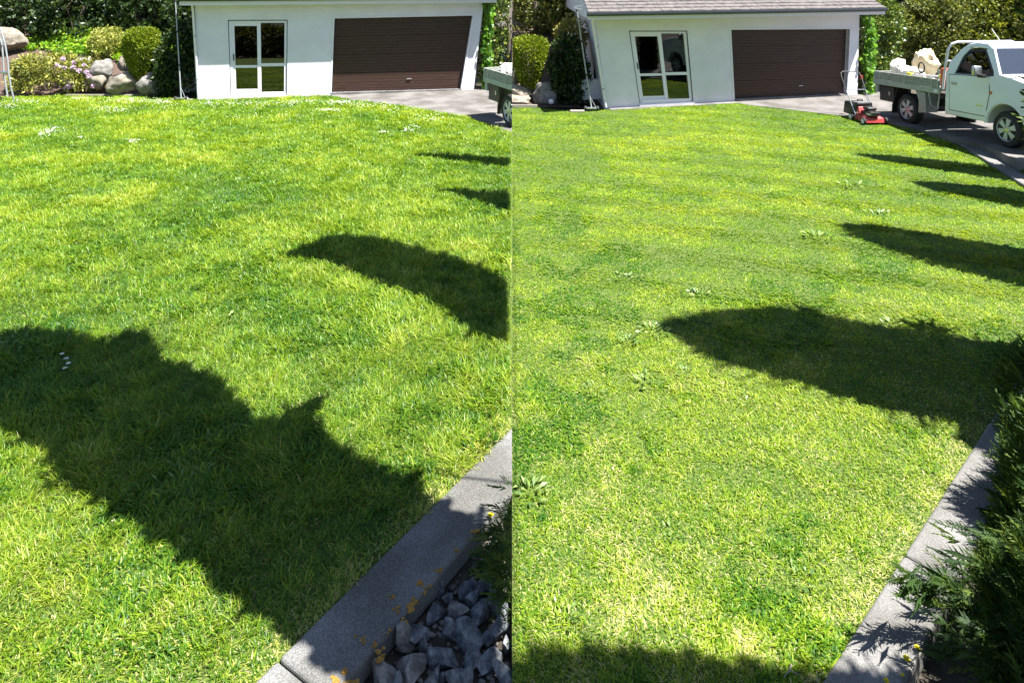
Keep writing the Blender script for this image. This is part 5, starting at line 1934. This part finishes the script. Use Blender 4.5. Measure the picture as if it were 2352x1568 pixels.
CLIP = 'R'
for i, (px, py, r_, n, lab) in enumerate([(1445, 785, .16, 34, "ragged pale weed left of the big shadow's tip"), (1500, 762, .17, 40, "leafy weed right at the tip of the big shadow"), (1480, 880, .15, 34, "spreading weed below the big shadow's tip"),
                                          (1575, 862, .11, 18, "small whitish weed just under the big shadow"), (1600, 680, .16, 30, "weed patch above the big shadow"), (1880, 548, .22, 34, "weed left of the second shadow's tip"),
                                          (1215, 1130, .15, 46, "broad leaved pale weed beside the line where the lawns meet"), (1715, 925, .10, 16, "little bright weed with upright leaves under the shadow"),
                                          (1530, 690, .13, 22, "low weed further left above the big shadow"), (2045, 745, .12, 22, "weed on the upper rim of the big shadow"), (1960, 430, .24, 26, "distant weed left of the third shadow"),
                                          (1430, 640, .13, 20, "flat weed far left above the big shadow"), (1640, 800, .1, 18, "weed in shade under the big shadow's upper rim"), (1365, 900, .12, 22, "flat weed at the left of the near lawn"),
                                          (1545, 1230, .10, 18, "low green weed in the near middle of the mown lawn"), (1830, 1330, .10, 20, "low weed near the kerb at lower right"), (1290, 1420, .10, 18, "low weed near the bottom left of the mown lawn"), (2020, 495, .2, 24, "weed on the second shadow's upper edge")]):
    rosette(lab, gp(px, py), r_, n, 300 + i)
rosette("curled dry brown leaf lying on the mown grass", gp(1410, 1088), .05, 4, 330, "dry_leaf", "leaf", m=G_dry, wide=.6)
CLIP = 'L'
for i, (px, py, r_, n, lab) in enumerate([(590, 950, .10, 12, "upright dock leaf catching the sun at the shadow's notch"), (505, 735, .17, 22, "bright dandelion-like weed in the sunny long grass"), (510, 1015, .16, 34, "grey-green clover patch inside the large shadow"),
                                          (415, 1110, .2, 30, "coarse tuft of wide blades in the large shadow"), (350, 1500, .10, 14, "small round leaved weed near the bottom left"), (20, 800, .22, 30, "pale weed in the shadow at the left edge")]):
    rosette(lab, gp(px, py), r_, n, 340 + i, up=.6 if i in (0, 3) else .35, wide=.16 if i == 3 else .34)


def flower(name, label, cat, base, top, r_, m, group, seed, petals=18, eye=True):
    rng = np.random.default_rng(seed)
    r = thing(name, label, cat, base, group)
    b = MB()
    b.tube([base, V(*base).lerp(V(*top), .5) + V(.004, 0, 0), top], [.0025, .002, .002], 6)
    b.build("stem", mat("flower_stem", (.07, .14, .03), .6), r)
    a = np.linspace(0, 2 * np.pi, petals, endpoint=False)
    rows = 1 if eye else 3
    for q in range(rows):
        k = 1 - .3 * q
        D = np.stack([np.cos(a + q * .2), np.sin(a + q * .2), np.full(petals, .15 + .5 * q)], 1)
        leaves("petals" if q == 0 else "inner_petals", m, r, np.repeat([top], petals, 0) + D * .002, D, r_ * k, r_ * .34, rng.uniform(0, 1, petals), bend=.05,
               N=np.repeat([[0, 0, 1.]], petals, 0) + rng.normal(size=(petals, 3)) * .1, rng=rng)
    if eye:
        b = MB()
        b.lathe([(r_ * .3, 0), (r_ * .26, r_ * .14), (r_ * .1, r_ * .2)], V(*top), (0, 0, 1), 12)
        b.build("eye", M_yellow, r, smooth=True)
    return r


for i, (px, py, lab) in enumerate([(142, 820, "topmost of four white daisies in the left shadow"), (152, 843, "second daisy down, facing the viewer, in the left shadow"), (157, 853, "daisy furthest right of the four in the left shadow"), (149, 862, "lowest of four white daisies in the left shadow")]):
    g = dp(px, py, 6.62 - .08 * i)
    g0 = gp(px - 2, py + 16)
    flower("daisy", lab, "daisy", (g[0], g[1], 0), (g[0], g[1], max(.05, g[2])), .022, G_daisy, "daisies in the shaded long grass", 360 + i)
CLIP = None
flower("yellow_flower", "single yellow dandelion on the kerb by the conifer twigs", "dandelion", gp(1127, 1195, .0), gp(1127, 1182, .035), .022, G_dandy, None, 370, 20, False)
for i, (px, py, r_, lab) in enumerate([(2107, 1486, .016, "upper of the yellow flowers on the sunlit kerb"), (2082, 1511, .02, "largest yellow flower in the middle of the sunlit kerb"), (2073, 1549, .009, "tiny yellow flower low on the sunlit kerb"), (2036, 1562, .014, "yellow flower at the bottom edge on the sunlit kerb")]):
    p = gp(px, py, .04)
    flower("yellow_flower", lab, "dandelion", (p[0], p[1], .02), p, r_, G_dandy, "yellow flowers on the kerb", 380 + i, 18, False)
b = MB(); p = V(*gp(1818, 1525, .03)); q = V(*gp(1800, 1555, .03))
b.tube([p, p.lerp(q, .5) + V(.01, 0, .004), q], [.004, .004, .002], 6); b.tube([p.lerp(q, .5) + V(.01, 0, .004), V(*gp(1835, 1548, .03))], [.003, .002], 6)
tag(b.build("twig", M_timber), "forked dry twig on the mown grass near the bottom edge", "twig")

# drifts of daisies too many to count
rng = np.random.default_rng(17)
P = []
for (px, py, sx_, sy_, n) in [(60, 232, 40, 5, 60), (20, 243, 20, 5, 40), (190, 225, 60, 4, 40), (300, 230, 60, 6, 120), (370, 233, 25, 6, 60), (260, 250, 40, 6, 70), (110, 300, 22, 5, 40), (100, 308, 14, 3, 20), (125, 292, 14, 3, 16), (305, 322, 14, 3, 24), (185, 314, 5, 2, 8),
                               (560, 236, 60, 4, 60), (700, 232, 60, 4, 70), (780, 234, 30, 4, 90), (755, 252, 26, 3, 50), (840, 240, 40, 5, 50), (905, 250, 40, 6, 30), (990, 268, 36, 10, 40), (935, 298, 12, 5, 22), (955, 290, 8, 3, 10), (880, 303, 14, 3, 14), (640, 238, 60, 6, 40), (480, 238, 30, 4, 30),
                               (400, 245, 120, 10, 40), (600, 262, 220, 16, 50)]:
    x = px + rng.normal(size=n) * sx_ * .6
    y = py + rng.normal(size=n) * sy_ * .6
    for a, c in zip(x, y):
        P.append(gp(a, max(c, 224), .095))
P = np.array(P)
P = P[inpoly(P[:, 0], P[:, 1], left_lawn) & (P[:, 0] < -.05)]
n = len(P)
co, a = [], np.linspace(0, 2 * np.pi, 4, endpoint=False)
D = np.concatenate([np.stack([np.full(n, math.cos(t)), np.full(n, math.sin(t)), np.full(n, .1)], 1) for t in a])
P4 = np.tile(P, (4, 1))
CLIP = 'L'
o = leaves("daisies", G_daisy, None, P4, D, .012, .016, rng.uniform(0, 1, 4 * n), bend=.0, N=unit(np.array([[0, -.5, 1.]]) + rng.normal(size=(4 * n, 3)) * .15), rng=rng)
tag(o, "drifts of tiny white daisies over the far part of the unmown lawn", "daisies", None, "stuff")
CLIP = None
